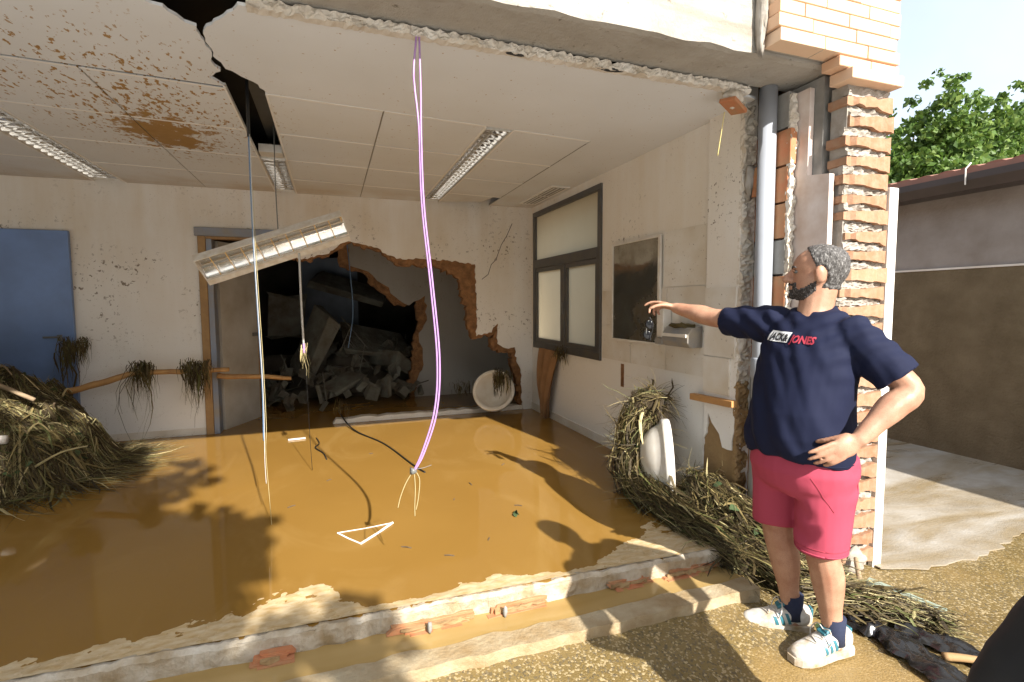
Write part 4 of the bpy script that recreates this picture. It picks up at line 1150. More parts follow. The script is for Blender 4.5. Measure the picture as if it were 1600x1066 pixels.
# reeds flowing down the right wall and out over the threshold
def flow_heap(name, path, n, m, label, seed, L=(.25, .8), thick=.0026, core=True, zmin=.0):
    """path: (point, radius); strands run along it"""
    rr = random.Random(seed)
    P0 = [V(p) for p, r in path]; R0 = [r for p, r in path]
    pts = bez(P0, 8); rads = []
    for i in range(len(P0) - 1):
        for j in range(8): rads.append(R0[i] + (R0[i + 1] - R0[i]) * j / 8)
    rads.append(R0[-1])
    e = empty(name, (P0[-1].x, P0[-1].y, 0), label, 'debris heap')
    if core:
        mb = MB().tube(pts, [q * .62 for q in rads], 14)
        mb.v = [tuple(V(p) + V((1, 1, 1)) * .05 * noise.noise(V(p) * 6)) for p in mb.v]
        mb.v = [(p[0], p[1], max(p[2], -.01)) for p in mb.v]
        mb.build('core', M['peat'], e, True)
    st = MB(); N = len(pts)
    for i in range(n):
        s = rr.uniform(0, N - 2); a = rr.uniform(0, 6.28); q = math.sqrt(rr.uniform(.25, 1.15)); wild = rr.random() < .30
        l = rr.uniform(*L); step = l / 6; pos = s; da = rr.gauss(0, .9); pth = []
        loose = V((rr.gauss(0, .05), rr.gauss(0, .05), rr.gauss(.005, .035)))
        for j in range(7):
            k = min(int(pos), N - 2); t = min(pos - k, 1)
            c = pts[k].lerp(pts[k + 1], t); tg = (pts[k + 1] - pts[k]); sl = max(tg.length, 1e-4); tg /= sl
            rf = V((0, 0, 1)) if abs(tg.z) < .9 else V((1, 0, 0))
            u = (rf - tg * rf.dot(tg)).normalized(); w = tg.cross(u)
            rad = (rads[k] * (1 - t) + rads[k + 1] * t) * q
            p = c + (u * math.cos(a) + w * math.sin(a)) * rad + loose * (j / 6) + V((rr.gauss(0, .006), rr.gauss(0, .006), rr.gauss(0, .006)))
            p.z = max(p.z, zmin + rr.uniform(.002, .02)); p.x = min(p.x, 2.33) if p.y > 2.46 else p.x
            pth.append(p); pos += step / sl; a += da / 6
            if pos > N - 1.01: break
        if wild and pth:      # loose straws lying any way across the drift
            p = pth[0]; dv = V((rr.gauss(0, 1), rr.gauss(0, 1), rr.gauss(0, .55))).normalized(); pth = [p]; l *= .36
            for j in range(4):
                dv = (dv + V((rr.gauss(0, .22), rr.gauss(0, .22), rr.gauss(-.1, .2)))).normalized(); p = p + dv * l / 4
                p.z = max(p.z, zmin + .004); p.x = min(p.x, 2.33) if p.y > 2.46 else p.x
                pth.append(p.copy())
        if len(pth) > 2: strand(st, pth, thick * rr.uniform(.45, 1.5), flat=.2 if rr.random() < .28 else None)
    o = st.build('reeds', m, e); o['kind'] = 'stuff'
    return e
f1 = flow_heap('reed_drift', [((2.20, 3.00, .80), .05), ((2.12, 3.12, .80), .10), ((2.05, 3.12, .62), .12), ((2.02, 3.05, .42), .13), ((1.98, 2.90, .27), .12), ((1.95, 2.62, .22), .09), ((1.95, 2.38, .20), .08), ((1.99, 2.16, .17), .08), ((2.03, 2.02, .12), .06)], 3800, M['reed'], 'drift of long reeds wrapped round the upright basin on the right', 61)
leaves(f1, [(1.98, 2.98, .52), (2.0, 2.92, .40), (1.96, 2.86, .33), (2.03, 3.0, .60), (2.05, 2.85, .44), (1.92, 2.75, .30), (1.99, 3.05, .36), (1.9, 2.7, .24)], 8, .075)
f2 = flow_heap('reed_drift', [((2.24, 2.72, .32), .08), ((2.20, 2.55, .30), .13), ((2.18, 2.38, .24), .14), ((2.18, 2.20, .19), .14), ((2.20, 2.02, .13), .13), ((2.30, 1.88, .08), .11), ((2.42, 1.78, .05), .07)], 5200, M['reed'], 'tangled straw heap at the foot of the pilaster behind the man', 62, L=(.12, .5))
leaves(f2, [(2.12, 2.06, .28), (2.2, 1.95, .24), (2.1, 2.2, .36), (2.26, 1.9, .2), (2.15, 2.4, .42)], 10, .06)
f3 = flow_heap('reed_drift', [((2.10, 1.80, .05), .08), ((2.25, 1.72, .05), .09), ((2.40, 1.62, .05), .08), ((2.52, 1.50, .04), .06), ((2.60, 1.40, .03), .04)], 1300, M['reed'], 'thin straw scatter on the ground behind the white shoes', 63, L=(.10, .35), core=False)
leaves(f3, [(2.18, 1.62, .05), (2.06, 1.62, .04), (2.45, 1.58, .07)], 12, .06)

# things lying by the straw
tag(MB().prism([(2.545, 1.775, .03), (2.59, 1.79, .03), (2.66, 1.47, .03), (2.615, 1.455, .03)], (.012, 0, .045)).build('plastic_channel', simple('pale_green_plastic', (.34, .42, .36), (.28, .33, .26), 6, .4), None, False, .003), 'pale green plastic channel lying in the straw behind the man', 'plastic channel')
branch('stick', [(2.56, 1.80, .02), (2.62, 1.86, .06), (2.68, 1.92, .10)], .016, M['drywood'], 'short grey stick leaning by the brick pier', 'stick')
branch('stick', [(2.35, 1.30, .035), (2.48, 1.22, .04), (2.62, 1.12, .04)], .016, M['rawwood'], 'brown stick lying over the black plastic sheet', 'stick')
def sheet(name, path, w, label, seed):
    """crumpled plastic film gathered into a rope-like strip"""
    pts = bez(path, 10); n = len(pts); mb = MB(); q = 15
    for i, p in enumerate(pts):
        t = (pts[min(i + 1, n - 1)] - pts[max(i - 1, 0)]).normalized(); s_ = V((0, 0, 1)).cross(t).normalized()
        ww = w * (.6 + .4 * math.sin(math.pi * i / n)) * (1 + .5 * noise.noise(V((i * .25, seed, 0))))
        for j in range(q):
            u = j / (q - 1) - .5
            z = .012 + .055 * (1 - 4 * u * u) * (.6 + .5 * noise.noise(V((i * .16, j * .2, seed)))) + .020 * noise.noise(V((i * .35, j * .8, seed + 3))) + .010 * noise.noise(V((i * .9, j * 1.9, seed)))
            mb.v.append(p + s_ * (u * ww) + V((0, 0, max(z, .006))))
    mb.v = [tuple(v) for v in mb.v]
    for i in range(n - 1):
        for j in range(q - 1): mb.f.append((i * q + j, i * q + j + 1, (i + 1) * q + j + 1, (i + 1) * q + j))
    return tag(mb.build(name, M['blackplastic'], None, True), label, 'plastic sheet')
sheet('plastic_sheet', [(2.24, 1.63, 0), (2.30, 1.52, 0), (2.29, 1.38, 0), (2.27, 1.24, 0), (2.30, 1.10, 0)], .16, 'crumpled black plastic sheet on the ground right of the shoes', 2)
sheet('plastic_sheet', [(2.40, 1.52, 0), (2.45, 1.40, 0), (2.50, 1.28, 0), (2.52, 1.12, 0), (2.50, .98, 0)], .13, 'narrow twist of black plastic running to the photo corner', 5)

# ------------------------------------------------------------------ flotsam on the pool and along the slab
ff = empty('floating_frame', (.14, 2.95, FZ), 'thin white triangular frame floating on the brown water', 'frame')
a, b, c = V((.0, 3.03, FZ + .008)), V((.12, 2.845, FZ + .008)), V((.315, 3.055, FZ + .010))
for p, q, w in ((a, b, .005), (b, c, .008), (c, a, .003)):
    MB().tube([p, p.lerp(q, .5) - V((0, 0, .003)), q], w, 4).build('rail', M['tile'], ff)
TW = ['tiny twig floating at the edge of the tree shadow', 'tiny twig floating behind the green leaf sprig', 'tiny twig floating nearest the right silt patch', 'tiny twig floating just right of the white floating frame',
      'tiny twig floating nearest the middle of the slab edge', 'tiny twig floating right beside the green leaf sprig', 'tiny twig floating beyond the curled black wire', 'tiny twig floating between purple cable end and leaf sprig',
      'tiny twig floating beside the black trailing cable', 'tiny twig floating next to the pointing arm shadow']
spots = [(-.28, 3.55), (.93, 3.55), (.80, 2.66), (.35, 2.72), (.55, 2.55), (1.12, 3.05), (-.05, 4.0), (.75, 3.3), (.30, 4.6), (1.3, 3.9)]
for i, (x, y) in enumerate(spots):
    an = rng.uniform(0, 3.14); l = rng.uniform(.012, .03)
    tag(MB().tube([(x - l * math.cos(an), y - l * math.sin(an), FZ + .006), (x, y, FZ + .009), (x + l * math.cos(an), y + l * math.sin(an), FZ + .006)], .0035, 5).build('twig', M['bark']), TW[i], 'twig', 'twigs floating on the pool')
sg = empty('leaf_sprig', (1.06, 2.92, FZ), 'small green leaf sprig floating beside the shadows on the water', 'sprig')
leaves(sg, [(1.055, 2.92, FZ + .014), (1.075, 2.93, FZ + .016), (1.06, 2.945, FZ + .013), (1.045, 2.90, FZ + .012)], 3, .045, M['greenleaf'])
tag(MB().box((-.35, 5.35, FZ + .012), (.16, .03, .012), Matrix.Rotation(.1, 3, 'Z')).build('plaster_scrap', M['whiteframe'], None, False, .003), 'white plaster scrap floating by the far edge of the pool', 'scrap')
# red hollow bricks snapped off under the slab edge
bs = [(.20, .62, 'long broken'), (.62, .98, 'cracked'), (1.23, 1.50, 'bright'), (1.50, 1.90, 'last')]
def broken_brick(x0, x1, label, seed, y=2.115, z=.075, h=.062):
    """what is left of a hollow brick: ragged horizontal shells, one behind the other"""
    e = empty('broken_brick', ((x0 + x1) / 2, y, z), label, 'brick', 'red bricks under the slab edge')
    rr = random.Random(seed); L = x1 - x0
    for i in range(4):
        a = x0 + rr.uniform(0, .22) * L; b = x1 - rr.uniform(0, .25) * L
        yy = y + (-.026, -.008, .006, .012)[i] + rr.uniform(-.004, .004); zz = z + (.010, .020, .034, .046)[i]; t = (.014, .010, .011, .010)[i]
        top = jag([(a, yy, zz + t), (b, yy, zz + t * rr.uniform(.7, 1.2))], .05, .004, 'yz', seed=seed + i)
        bot = jag([(b + rr.uniform(-.03, .03), yy, zz - .01), (a + rr.uniform(-.03, .03), yy, zz - .01)], .06, .003, 'y', seed=seed + 9 + i)
        MB().prism(top + bot, (0, .03, 0)).build('brick_shell', M['redbrick'], e)
    rough_strip('mud_crumb', M['mud'], (x0 + .04, y - .000, z + .036), (x1 - .06, y - .000, z + .034), (0, 0, .008), (0, -.008, 0), .012, e, seed, .018, 4)
    return e
broken_brick(.20, .60, 'long broken red brick under the middle of the slab edge', 70)
broken_brick(.62, .96, 'cracked red brick just right of the middle of the slab edge', 72)
broken_brick(1.22, 1.52, 'bright red hollow brick under the right part of slab edge', 74, 2.11)
broken_brick(1.54, 1.92, 'last red hollow brick, touching the reeds at the slab end', 76, 2.10)
broken_brick(-.34, -.17, 'small red brick stump under the left part of slab edge', 78)
for x, lab in ((.36, 'left of two grey mortar stubs on the red bricks'), (.70, 'right of two grey mortar stubs on the red bricks')):
    tag(lump('mortar_stub', M['concrete'], (x, 2.082, .125), (.010, .010, .028), .4, 2, None, 2, x * 9), lab, 'mortar')

# ------------------------------------------------------------------ rubble in the dark room
rb = [((.10, 7.05, .42), (.5, .34, .10), (18, -16, 35), 'pale slab piece near the front of the dark rubble', 'slab'), ((-.25, 7.5, .95), (.10, .55, .9), (12, 24, 30), 'upright broken slab left in the dark rubble', 'slab'),
      ((.75, 7.05, .36), (.34, .3, .12), (-14, 22, 60), 'chunky block at the right front of the dark rubble', 'block'), ((.30, 8.6, 1.75), (1.1, .5, .08), (30, 14, -12), 'long hanging ceiling sheet at the back of the hole', 'sheet'),
      ((.62, 7.9, .95), (1.0, .75, .14), (25, 18, 10), 'tilted pale ceiling slab leaning in the dark rubble', 'slab'),
      ((.95, 7.7, .55), (.75, .6, .12), (-20, 28, 40), 'broken plaster slab low in the dark rubble', 'slab'),
      ((-.62, 8.2, 1.35), (.42, .06, .62), (8, 6, 12), 'pale board standing in the dark behind the doorway', 'board'),
      ((.15, 8.1, .55), (.8, .5, .15), (10, -12, -25), 'flat slab lying at the bottom of the dark rubble', 'slab'),
      ((.35, 7.9, .85), (.20, .16, .10), (0, 20, 30), 'small pale block resting on the dark rubble', 'block')]
RUB = simple('rubble_grey', (.17, .175, .15), (.075, .058, .038), 4, .95, .8, 16, bdist=.03)
for c, d, r_, lab, cat in rb:
    rot = Matrix.Rotation(R(r_[0]), 3, 'X') @ Matrix.Rotation(R(r_[1]), 3, 'Y') @ Matrix.Rotation(R(r_[2]), 3, 'Z')
    tag(MB().box(c, d, rot, .075).build('rubble_' + cat, RUB, None, False, .01), lab, cat)
tag(lump('rubble_mound', M['dark'], (.3, 8.5, .2), (1.5, .8, .75), .4, 2.2, None, 4, 3), 'dark mound of rubble deep inside the hole', 'rubble')
rs = MB(); rr = random.Random(19)
for i in range(150):
    x, y = rr.uniform(-.95, 1.15), rr.uniform(6.7, 8.6); h = max(0, .75 * (1 - ((x - .35) / 1.4) ** 2) * min(1, (y - 6.5) / 1.2)) * rr.uniform(.5, 1.15)
    rot = Matrix.Rotation(rr.uniform(0, 3), 3, 'X') @ Matrix.Rotation(rr.uniform(0, 3), 3, 'Y') @ Matrix.Rotation(rr.uniform(0, 3), 3, 'Z')
    if i % 4: rs.box((x, y, FZ + h), (rr.uniform(.06, .26), rr.uniform(.05, .16), rr.uniform(.03, .09)), rot, .018)
    else: rs.tube([V((x, y, FZ + h)), V((x, y, FZ + h)) + rot @ V((rr.uniform(.2, .7), 0, 0))], .008, 4)
tag(rs.build('rubble_scatter', RUB), 'jumble of small rubble bits and laths inside the dark hole', 'rubble', kind='stuff')
iwn = empty('inner_window', (2.6, 8.6, 1), 'dark framed window on the side wall inside the hole', 'window')
for a, b in (((8.0, .95), (9.6, 1.03)), ((8.0, 2.05), (9.6, 2.12)), ((8.0, 1.031), (8.08, 2.049)), ((9.52, 1.031), (9.6, 2.049)), ((8.76, 1.031), (8.84, 2.049))):
    MB().box2((2.57, a[0], a[1]), (2.618, b[0], b[1])).build('frame_bar', M['alu'], iwn)
MB().box2((2.60, 8.081, 1.032), (2.606, 9.519, 2.048)).build('pane', M['frost'], iwn)
clump('floor_grass', M['reeddark'], (1.45, 6.5, .34), 'dark grass bunch lying on the wet floor inside the hole', 'grass tuft', n=120, L=.3, spread=.3, seed=15, up=.1)
clump('curb_grass', M['reeddark'], (.09, 5.86, .32), 'grass sprig caught at the left end of the white wall curb', 'grass tuft', n=60, L=.22, spread=.10, seed=16, up=.1)

# ================================================================== SIDE YARD, HOUSE, TREES
yh = empty('yard_house', (5.8, 5, 0), 'low brown rendered outbuilding across the side yard', 'outbuilding')
MB().box2((5.75, -2.6, -.1), (6.0, 12, 1.825)).build('lower_wall', M['render'], yh)
MB().box2((5.77, -2.6, 1.827), (6.0, 12, 2.60)).build('upper_wall', M['greyrender'], yh)
MB().box2((5.742, -2.6, 1.818), (5.768, 12, 1.836)).build('wall_ledge', M['whitepvc'], yh)
MB().box2((6.0, -2.6, -.1), (11, 12, 2.55)).build('rear_block', M['render'], yh)
gt = MB().prism([(5.62, -2.7, 2.50), (5.50, -2.7, 2.52), (5.46, -2.7, 2.60), (5.46, -2.7, 2.66), (5.64, -2.7, 2.66)], (0, 14.7, 0)).build('eaves_gutter', M['gutterbrown'], yh)
MB().box2((5.62, -2.65, 2.602), (5.98, 12, 2.64)).build('soffit', M['gutterbrown'], yh)
rf = MB().prism([(5.52, -2.7, 2.665), (11, -2.7, 3.6), (11, -2.7, 3.66), (5.52, -2.7, 2.72)], (0, 14.7, 0)).build('roof', M['rooftile'], yh)
tt = MB().tube([(0, 0, 0), (.5, 0, .085), (1.1, 0, .187)], [.085, .088, .09], 10, True, .35).mesh('roof_tile'); tt.materials.append(M['rooftile'])
for i in range(34):
    o = bpy.data.objects.new('roof_tile', tt); COL.objects.link(o); o.parent = rf
    o.location = V((5.56, 1.0 + i * .19, 2.715 + rng.uniform(-.004, .004))) - V(yh.location)
MB().tube([(5.455, 3.06, 2.56), (5.45, 3.06, 2.70), (5.52, 3.06, 2.76)], .006, 6).build('gutter_bracket', M['whitepvc'], gt)

def leaf_mesh(mb, p, size, rr):
    d = V((rr.gauss(0, 1), rr.gauss(0, 1), rr.gauss(0, .7))).normalized(); u = d.orthogonal().normalized()
    u.rotate(Matrix.Rotation(rr.uniform(0, 6.28), 3, d)); w = d.cross(u)
    L = size * rr.uniform(.6, 1.25); W = L * .42
    n = len(mb.v)
    mb.v += [tuple(p - u * L * .5), tuple(p + w * W + d * L * .07), tuple(p + u * L * .5 - d * L * .1), tuple(p - w * W + d * L * .07)]
    mb.f.append((n, n + 1, n + 2, n + 3))

def tree(name, base, th, limbs, clumps, nleaf, size, label, seed):
    """limbs: end points; clumps: (centre, radius)"""
    rr = random.Random(seed); e = empty(name, base, label, 'tree'); base = V(base)
    top = base + V((0, 0, th))
    tk = MB().tube(bez([base - V((0, 0, .1)), base + V((.05, .03, th * .5)), top], 6), [.17 - .07 * i / 12 for i in range(13)], 10)
    tk.build('trunk', M['bark'], e, True)
    for q in limbs:
        q = V(q); mid = top.lerp(q, .5) + V((rr.gauss(0, .1), rr.gauss(0, .1), .15))
        pth = bez([top - V((0, 0, .15)), mid, q], 5)
        MB().tube(pth, [.07 - .055 * i / (len(pth) - 1) for i in range(len(pth))], 7).build('limb', M['bark'], e, True)
    mb = MB()
    tot = sum(r ** 2 for c, r in clumps)
    for c, r in clumps:
        c = V(c)
        for i in range(int(nleaf * r ** 2 / tot)):
            d = V((rr.gauss(0, 1), rr.gauss(0, 1), rr.gauss(0, 1))).normalized() * r * (rr.random() ** .45)
            leaf_mesh(mb, c + V((d.x, d.y, d.z * .85)), size, rr)
    mb.build('crown', M['foliage'], e)
    return e
def rand_clumps(specs, seed):
    rr = random.Random(seed); out = []
    for (c, R_, n, r0, r1) in specs:
        for i in range(n):
            d = V((rr.gauss(0, .5) * R_[0], rr.gauss(0, .5) * R_[1], rr.gauss(0, .5) * R_[2]))
            out.append((V(c) + d, rr.uniform(r0, r1)))
    return out
# tree standing behind the low outbuilding
def spires(seed, xs):
    rr = random.Random(seed); out = []
    for x, zt in xs:
        for i in range(26):
            t = i / 25
            out.append((V((x + rr.gauss(0, .35) * (1 - t) + .25 * t, 8.2 + rr.gauss(0, .5), 2.8 + (zt - 2.6) * t)), .62 * (1 - t) + .13))
    return out
tree('leafy_tree', (13.6, 8.6, 0), 2.6, [(12.2, 8.3, 4.4), (13.0, 8.4, 5.4), (14.2, 8.2, 5.6), (15.2, 8.5, 5.6), (15.8, 8.8, 5.0)],
     spires(4, [(11.9, 4.7), (12.2, 5.2), (12.55, 6.1), (12.9, 6.5), (13.3, 5.6), (13.7, 6.0), (14.1, 5.9), (14.5, 6.3), (15.0, 6.3), (15.5, 6.6), (16.0, 6.7), (16.6, 6.7), (17.2, 6.6), (18, 6.4)]) + rand_clumps([((14.8, 8.8, 3.9), (3.0, .8, .9), 40, .4, .7)], 5),
     80000, .14, 'bright green leafy tree rising behind the low outbuilding', 81)
tree('leafy_tree', (12.4, 9.8, 0), 2.6, [(11.6, 9.7, 4.6), (12.2, 9.9, 4.6)], rand_clumps([((11.7, 9.8, 4.4), (.5, .5, 1.0), 14, .2, .45)], 9), 5000, .13, 'green branches showing just beside the brick corner', 82)
def gap(cl):
    return [(c, r) for c, r in cl if not (abs(c.x + .72) < .16 + r * .5 and abs(c.z - 5.75) < .28 + r * .5)]
# tree behind the camera: its shade falls over the left of the pool
tree('unseen_tree', (-1.9, -3.3, 0), 2.9, [(-1.2, -3.0, 5.0), (-2.4, -3.4, 5.6), (-.4, -3.1, 5.2), (-3.2, -3.0, 4.6), (0.1, -3.0, 4.4), (-1.0, -3.1, 6.0)],
     gap(rand_clumps([((-1.15, -3.1, 4.75), (1.5, .8, 1.5), 46, .35, .6), ((-3.3, -3.1, 4.9), (1.6, .8, 1.5), 30, .4, .65), ((-.6, -3.05, 3.6), (1.2, .5, .8), 18, .3, .5)], 13)) + [(V((.45, -3.0, 4.45)), .34), (V((.62, -3.0, 4.15)), .22), (V((.25, -3.0, 5.3)), .36), (V((.78, -3.0, 4.5)), .16), (V((.5, -3, 3.85)), .22), (V((-.95, -3, 5.8)), .2), (V((-.5, -3, 5.55)), .17), (V((-.75, -3.1, 6.0)), .14), (V((-.7, -3.1, 5.35)), .2)],
     16000, .17, 'leafy tree standing behind the viewer', 83)
tree('unseen_tree', (-7.2, -3.6, 0), 2.4, [(-6.4, -3.4, 4.4), (-7.6, -3.6, 5.2), (-8.2, -3.4, 4.2)], rand_clumps([((-6.9, -3.5, 4.6), (2.6, 1.0, 2.4), 60, .45, .8)], 23), 9000, .24, 'added unseen tree behind the viewer, blocking sky on the left', 84)  # added to cut sky light in the left of the room

# ================================================================== PEOPLE
def frame(th, O):
    f = V((math.cos(th), math.sin(th), 0)); l = V((-math.sin(th), math.cos(th), 0)); O = V(O)
    return f, l, (lambda a, b, z: O + f * a + l * b + V((0, 0, z)))

def limb(mb, pts, rads, n=14):
    """tapered rounded limb through the points"""
    p = bez(pts, 5); m = len(pts); r = []
    for i in range(m - 1):
        for j in range(5):
            t = j / 5; t = t * t * (3 - 2 * t); r.append(rads[i] + (rads[i + 1] - rads[i]) * t)
    r.append(rads[-1])
    mb.tube(p, r, n)
    mb.ell(p[0], (r[0],) * 3, None, 12, 8); mb.ell(p[-1], (r[-1],) * 3, None, 12, 8)

def finger(mb, base, d0, bend, lens, r, up):
    """chain of three phalanges curling towards `up` negative"""
    p = V(base); d = V(d0).normalized(); ax = d.cross(V(up)).normalized(); pts = [p.copy()]
    for L_, b in zip(lens, bend):
        d = Matrix.Rotation(-b, 3, ax) @ d
        p = p + d * L_; pts.append(p.copy())
    limb(mb, pts, [r, r * .98, r * .9, r * .78][:len(pts)], 10)
    return pts

def hand(mb, wrist, d, up, side, curl, thumb_out=.6, sc=1.0):
    """wrist point, direction of the palm, back-of-hand normal, thumb side"""
    d = V(d).normalized(); up = (V(up) - d * V(up).dot(d)).normalized(); side = (V(side) - d * V(side).dot(d) - up * V(side).dot(up)).normalized()
    rot = Matrix((d, side, up)).transposed()
    c = V(wrist) + d * .052 * sc
    mb.ell(c, (.055 * sc, .040 * sc, .016 * sc), rot, 16, 10)
    mb.ell(V(wrist) + d * .018 * sc, (.035 * sc, .028 * sc, .019 * sc), rot, 14, 8)
    tips = []
    for i, (off, l) in enumerate(((.030, .92), (.010, 1.0), (-.011, .94), (-.030, .76))):
        b = V(wrist) + d * (.092 - .004 * abs(i - 1)) * sc + side * off * sc
        cu = curl[i]
        tips.append(finger(mb, b, d + side * off * 2.5, (cu * .7, cu, cu * .8), (.042 * l * sc, .028 * l * sc, .022 * l * sc), .0092 * sc, up))
    tb = V(wrist) + d * .030 * sc + side * .030 * sc - up * .004
    tips.append(finger(mb, tb, d * .8 + side * thumb_out - up * .25, (.1, .25, .25), (.040 * sc, .032 * sc, .025 * sc), .0108 * sc, up))
    return tips

def fold(co, k, seed): return noise.noise(V((co.x * k[0], co.y * k[1], co.z * k[2] + seed)))

# ------------------------------------------------------------------ the man pointing
mf, ml, W = frame(R(188), (1.908, 1.626, 0))
man = empty('person', (1.93, 1.60, 0), 'bearded man in navy T-shirt and coral shorts pointing into the flooded room', 'person')
UP = V((0, 0, 1))
ankR, ankL = V((1.965, 1.695, .095)), V((1.985, 1.505, .095))
kneeR, kneeL = V((1.905, 1.735, .47)), V((1.935, 1.535, .46))
hipR, hipL = W(-.005, -.105, .86), W(-.02, .105, .86)
shR, shL = W(-.025, -.170, 1.398), W(-.05, .165, 1.368)
elR, wrR = V((1.835, 2.085, 1.425)), V((1.762, 2.305, 1.475))
elL, wrL = W(-.125, .335, 1.165), W(.075, .272, .985)
hd = V((-.66, .75, 0)).normalized(); hl_ = V((-hd.y, hd.x, 0)); HC = W(-.072, .0, 0); HC.z = 0
def H(a, b, z): return HC + hd * a + hl_ * b + V((0, 0, z))
body = MB()
hr_ = Matrix((hd, hl_, UP)).transposed()
rings = [(1.508, .058, -.020, .030), (1.520, .080, -.035, .042), (1.535, .093, -.050, .051), (1.555, .0965, -.062, .058), (1.575, .0955, -.075, .064), (1.600, .094, -.092, .069), (1.625, .0925, -.104, .073), (1.648, .097, -.108, .076), (1.662, .0985, -.109, .077), (1.680, .094, -.107, .077), (1.700, .083, -.099, .073), (1.718, .064, -.082, .063), (1.732, .038, -.056, .046), (1.741, .008, -.026, .022)]
body.loft([(H((f_ + b_) / 2, 0, z_), hl_ * w_, hd * ((f_ - b_) / 2), .94) for z_, f_, b_, w_ in rings], 30)
body.ell(H(.088, 0, 1.655), (.014, .046, .010), hr_)
body.ell(H(.090, 0, 1.534), (.016, .022, .014), hr_)
body.ell(H(.098, 0, 1.560), (.012, .024, .008), hr_); body.ell(H(.099, 0, 1.573), (.012, .023, .007), hr_)
nz_ = MB()
body.tube([H(.084, 0, 1.654), H(.101, 0, 1.632), H(.120, 0, 1.610), H(.126, 0, 1.602), H(.114, 0, 1.592)], [.010, .012, .0145, .0145, .012], 10)
body.ell(H(.108, .012, 1.597), (.011, .009, .008), hr_); body.ell(H(.108, -.012, 1.597), (.011, .009, .008), hr_)
for s_ in (-1, 1):
    er = hr_ @ Matrix.Rotation(R(18 * s_), 3, 'Z') @ Matrix.Rotation(R(10), 3, 'Y')
    body.ell(H(-.006, .082 * s_, 1.617), (.023, .012, .036), er)
    body.ell(H(.000, .078 * s_, 1.590), (.012, .009, .012), er)
limb(body, [W(-.055, 0, 1.40), W(-.062, 0, 1.48), H(-.012, 0, 1.56)], [.088, .068, .064])
tor = [(W(-.02, 0, .80), .150, .120), (W(-.005, 0, .92), .205, .175), (W(.0, 0, 1.05), .205, .175), (W(-.01, 0, 1.2), .195, .145), (W(-.03, 0, 1.33), .170, .115), (W(-.045, 0, 1.40), .120, .080), (W(-.05, 0, 1.45), .08, .06)]
body.loft([(c, ml * a * .9, mf * b * .9) for c, a, b in tor], 24)
limb(body, [shR, shR.lerp(elR, .5) + V((0, 0, .004)), elR, elR.lerp(wrR, .35), wrR.lerp(elR, .25), wrR], [.046, .052, .047, .049, .036, .029])
limb(body, [shL, shL.lerp(elL, .5), elL, elL.lerp(wrL, .35), wrL.lerp(elL, .25), wrL], [.046, .052, .050, .052, .038, .030])
limb(body, [hipR, hipR.lerp(kneeR, .5), kneeR, kneeR.lerp(ankR, .33) - mf * .012, kneeR.lerp(ankR, .8), ankR, ankR - V((0, 0, .05))], [.098, .088, .064, .066, .043, .038, .040])
limb(body, [hipL, hipL.lerp(kneeL, .5), kneeL, kneeL.lerp(ankL, .33) - mf * .012, kneeL.lerp(ankL, .8), ankL, ankL - V((0, 0, .05))], [.098, .088, .064, .066, .043, .038, .040])
dR = (V((1.722, 2.385, 1.497)) - wrR).normalized()
tipsR = hand(body, wrR, dR, V((.30, .25, 1)), V((-1, -.3, -.1)), (.35, .75, .9, 1.0), .55)
dL = (mf * .80 - ml * .36 - UP * .46).normalized()
tipsL = hand(body, wrL, dL, ml * 1.0 + UP * .35 + mf * .2, UP * .9 + mf * .3, (.12, .22, .32, .42), .12, 1.08)
sk = remesh('body', body, .0062, M['skin'], man, 3)
# hair, beard and brows grown out of the head surface
def shell_from(src, test, off, name, m, parent, amp=.004, sc=90):
    me = src.data; base = V(man.location)
    keep = {}; vs = []; fs = []
    nr = [v.normal.copy() for v in me.vertices]
    for p in me.polygons:
        c = p.center + base
        if c.z < 1.47 or not test(c): continue
        q = []
        for i in p.vertices:
            if i not in keep:
                co = me.vertices[i].co + base
                keep[i] = len(vs); vs.append(co + nr[i] * (off + amp * noise.noise(co * sc) + amp * .6 * noise.noise(co * sc * 2.3)))
            q.append(keep[i])
        fs.append(q)
    par = list(range(len(vs)))
    def root(i):
        while par[i] != i: par[i] = par[par[i]]; i = par[i]
        return i
    for f in fs:
        for i in f[1:]: par[root(i)] = root(f[0])
    size = {}
    for f in fs: size[root(f[0])] = size.get(root(f[0]), 0) + 1
    big = max(size, key=size.get); fs = [f for f in fs if root(f[0]) == big]
    used = sorted({i for f in fs for i in f}); rm = {o_: n_ for n_, o_ in enumerate(used)}
    vs = [vs[i] for i in used]; fs = [[rm[i] for i in f] for f in fs]; keep = {k_: rm[v_] for k_, v_ in keep.items() if v_ in rm}
    mb = MB(); mb.v = [tuple(v) for v in vs]; mb.f = [tuple(f) for f in fs]
    # skirt: push border verts under the skin
    cnt = {}
    for f in fs:
        for a, b in zip(f, f[1:] + f[:1]): cnt[frozenset((a, b))] = cnt.get(frozenset((a, b)), 0) + 1
    inv = {v: k for k, v in keep.items()}
    for e_, n_ in cnt.items():
        if n_ == 1:
            for i in e_:
                mb.v[i] = tuple(me.vertices[inv[i]].co + base - nr[inv[i]] * .002)
    return mb.build(name, m, parent, True)
def hloc(c):
    d = c - HC; return d.dot(hd), d.dot(hl_), c.z
def is_hair(c):
    a, b, z = hloc(c); w = .004 * noise.noise(c * 60)
    ear = ((a + .004) / .027) ** 2 + ((z - 1.612) / .040) ** 2
    if ear < 1 and abs(b) > .055: return False
    nape = 1.553 + .25 * max(0, a + .05)
    if a < -.012: return z > nape + w
    # temple and receding front: the hairline climbs forwards
    line = 1.600 + 2.2 * max(0, a + .012) + w if a < .045 else 1.735
    if abs(b) < .05: line = max(line, 1.66 + .9 * a)
    return z > line
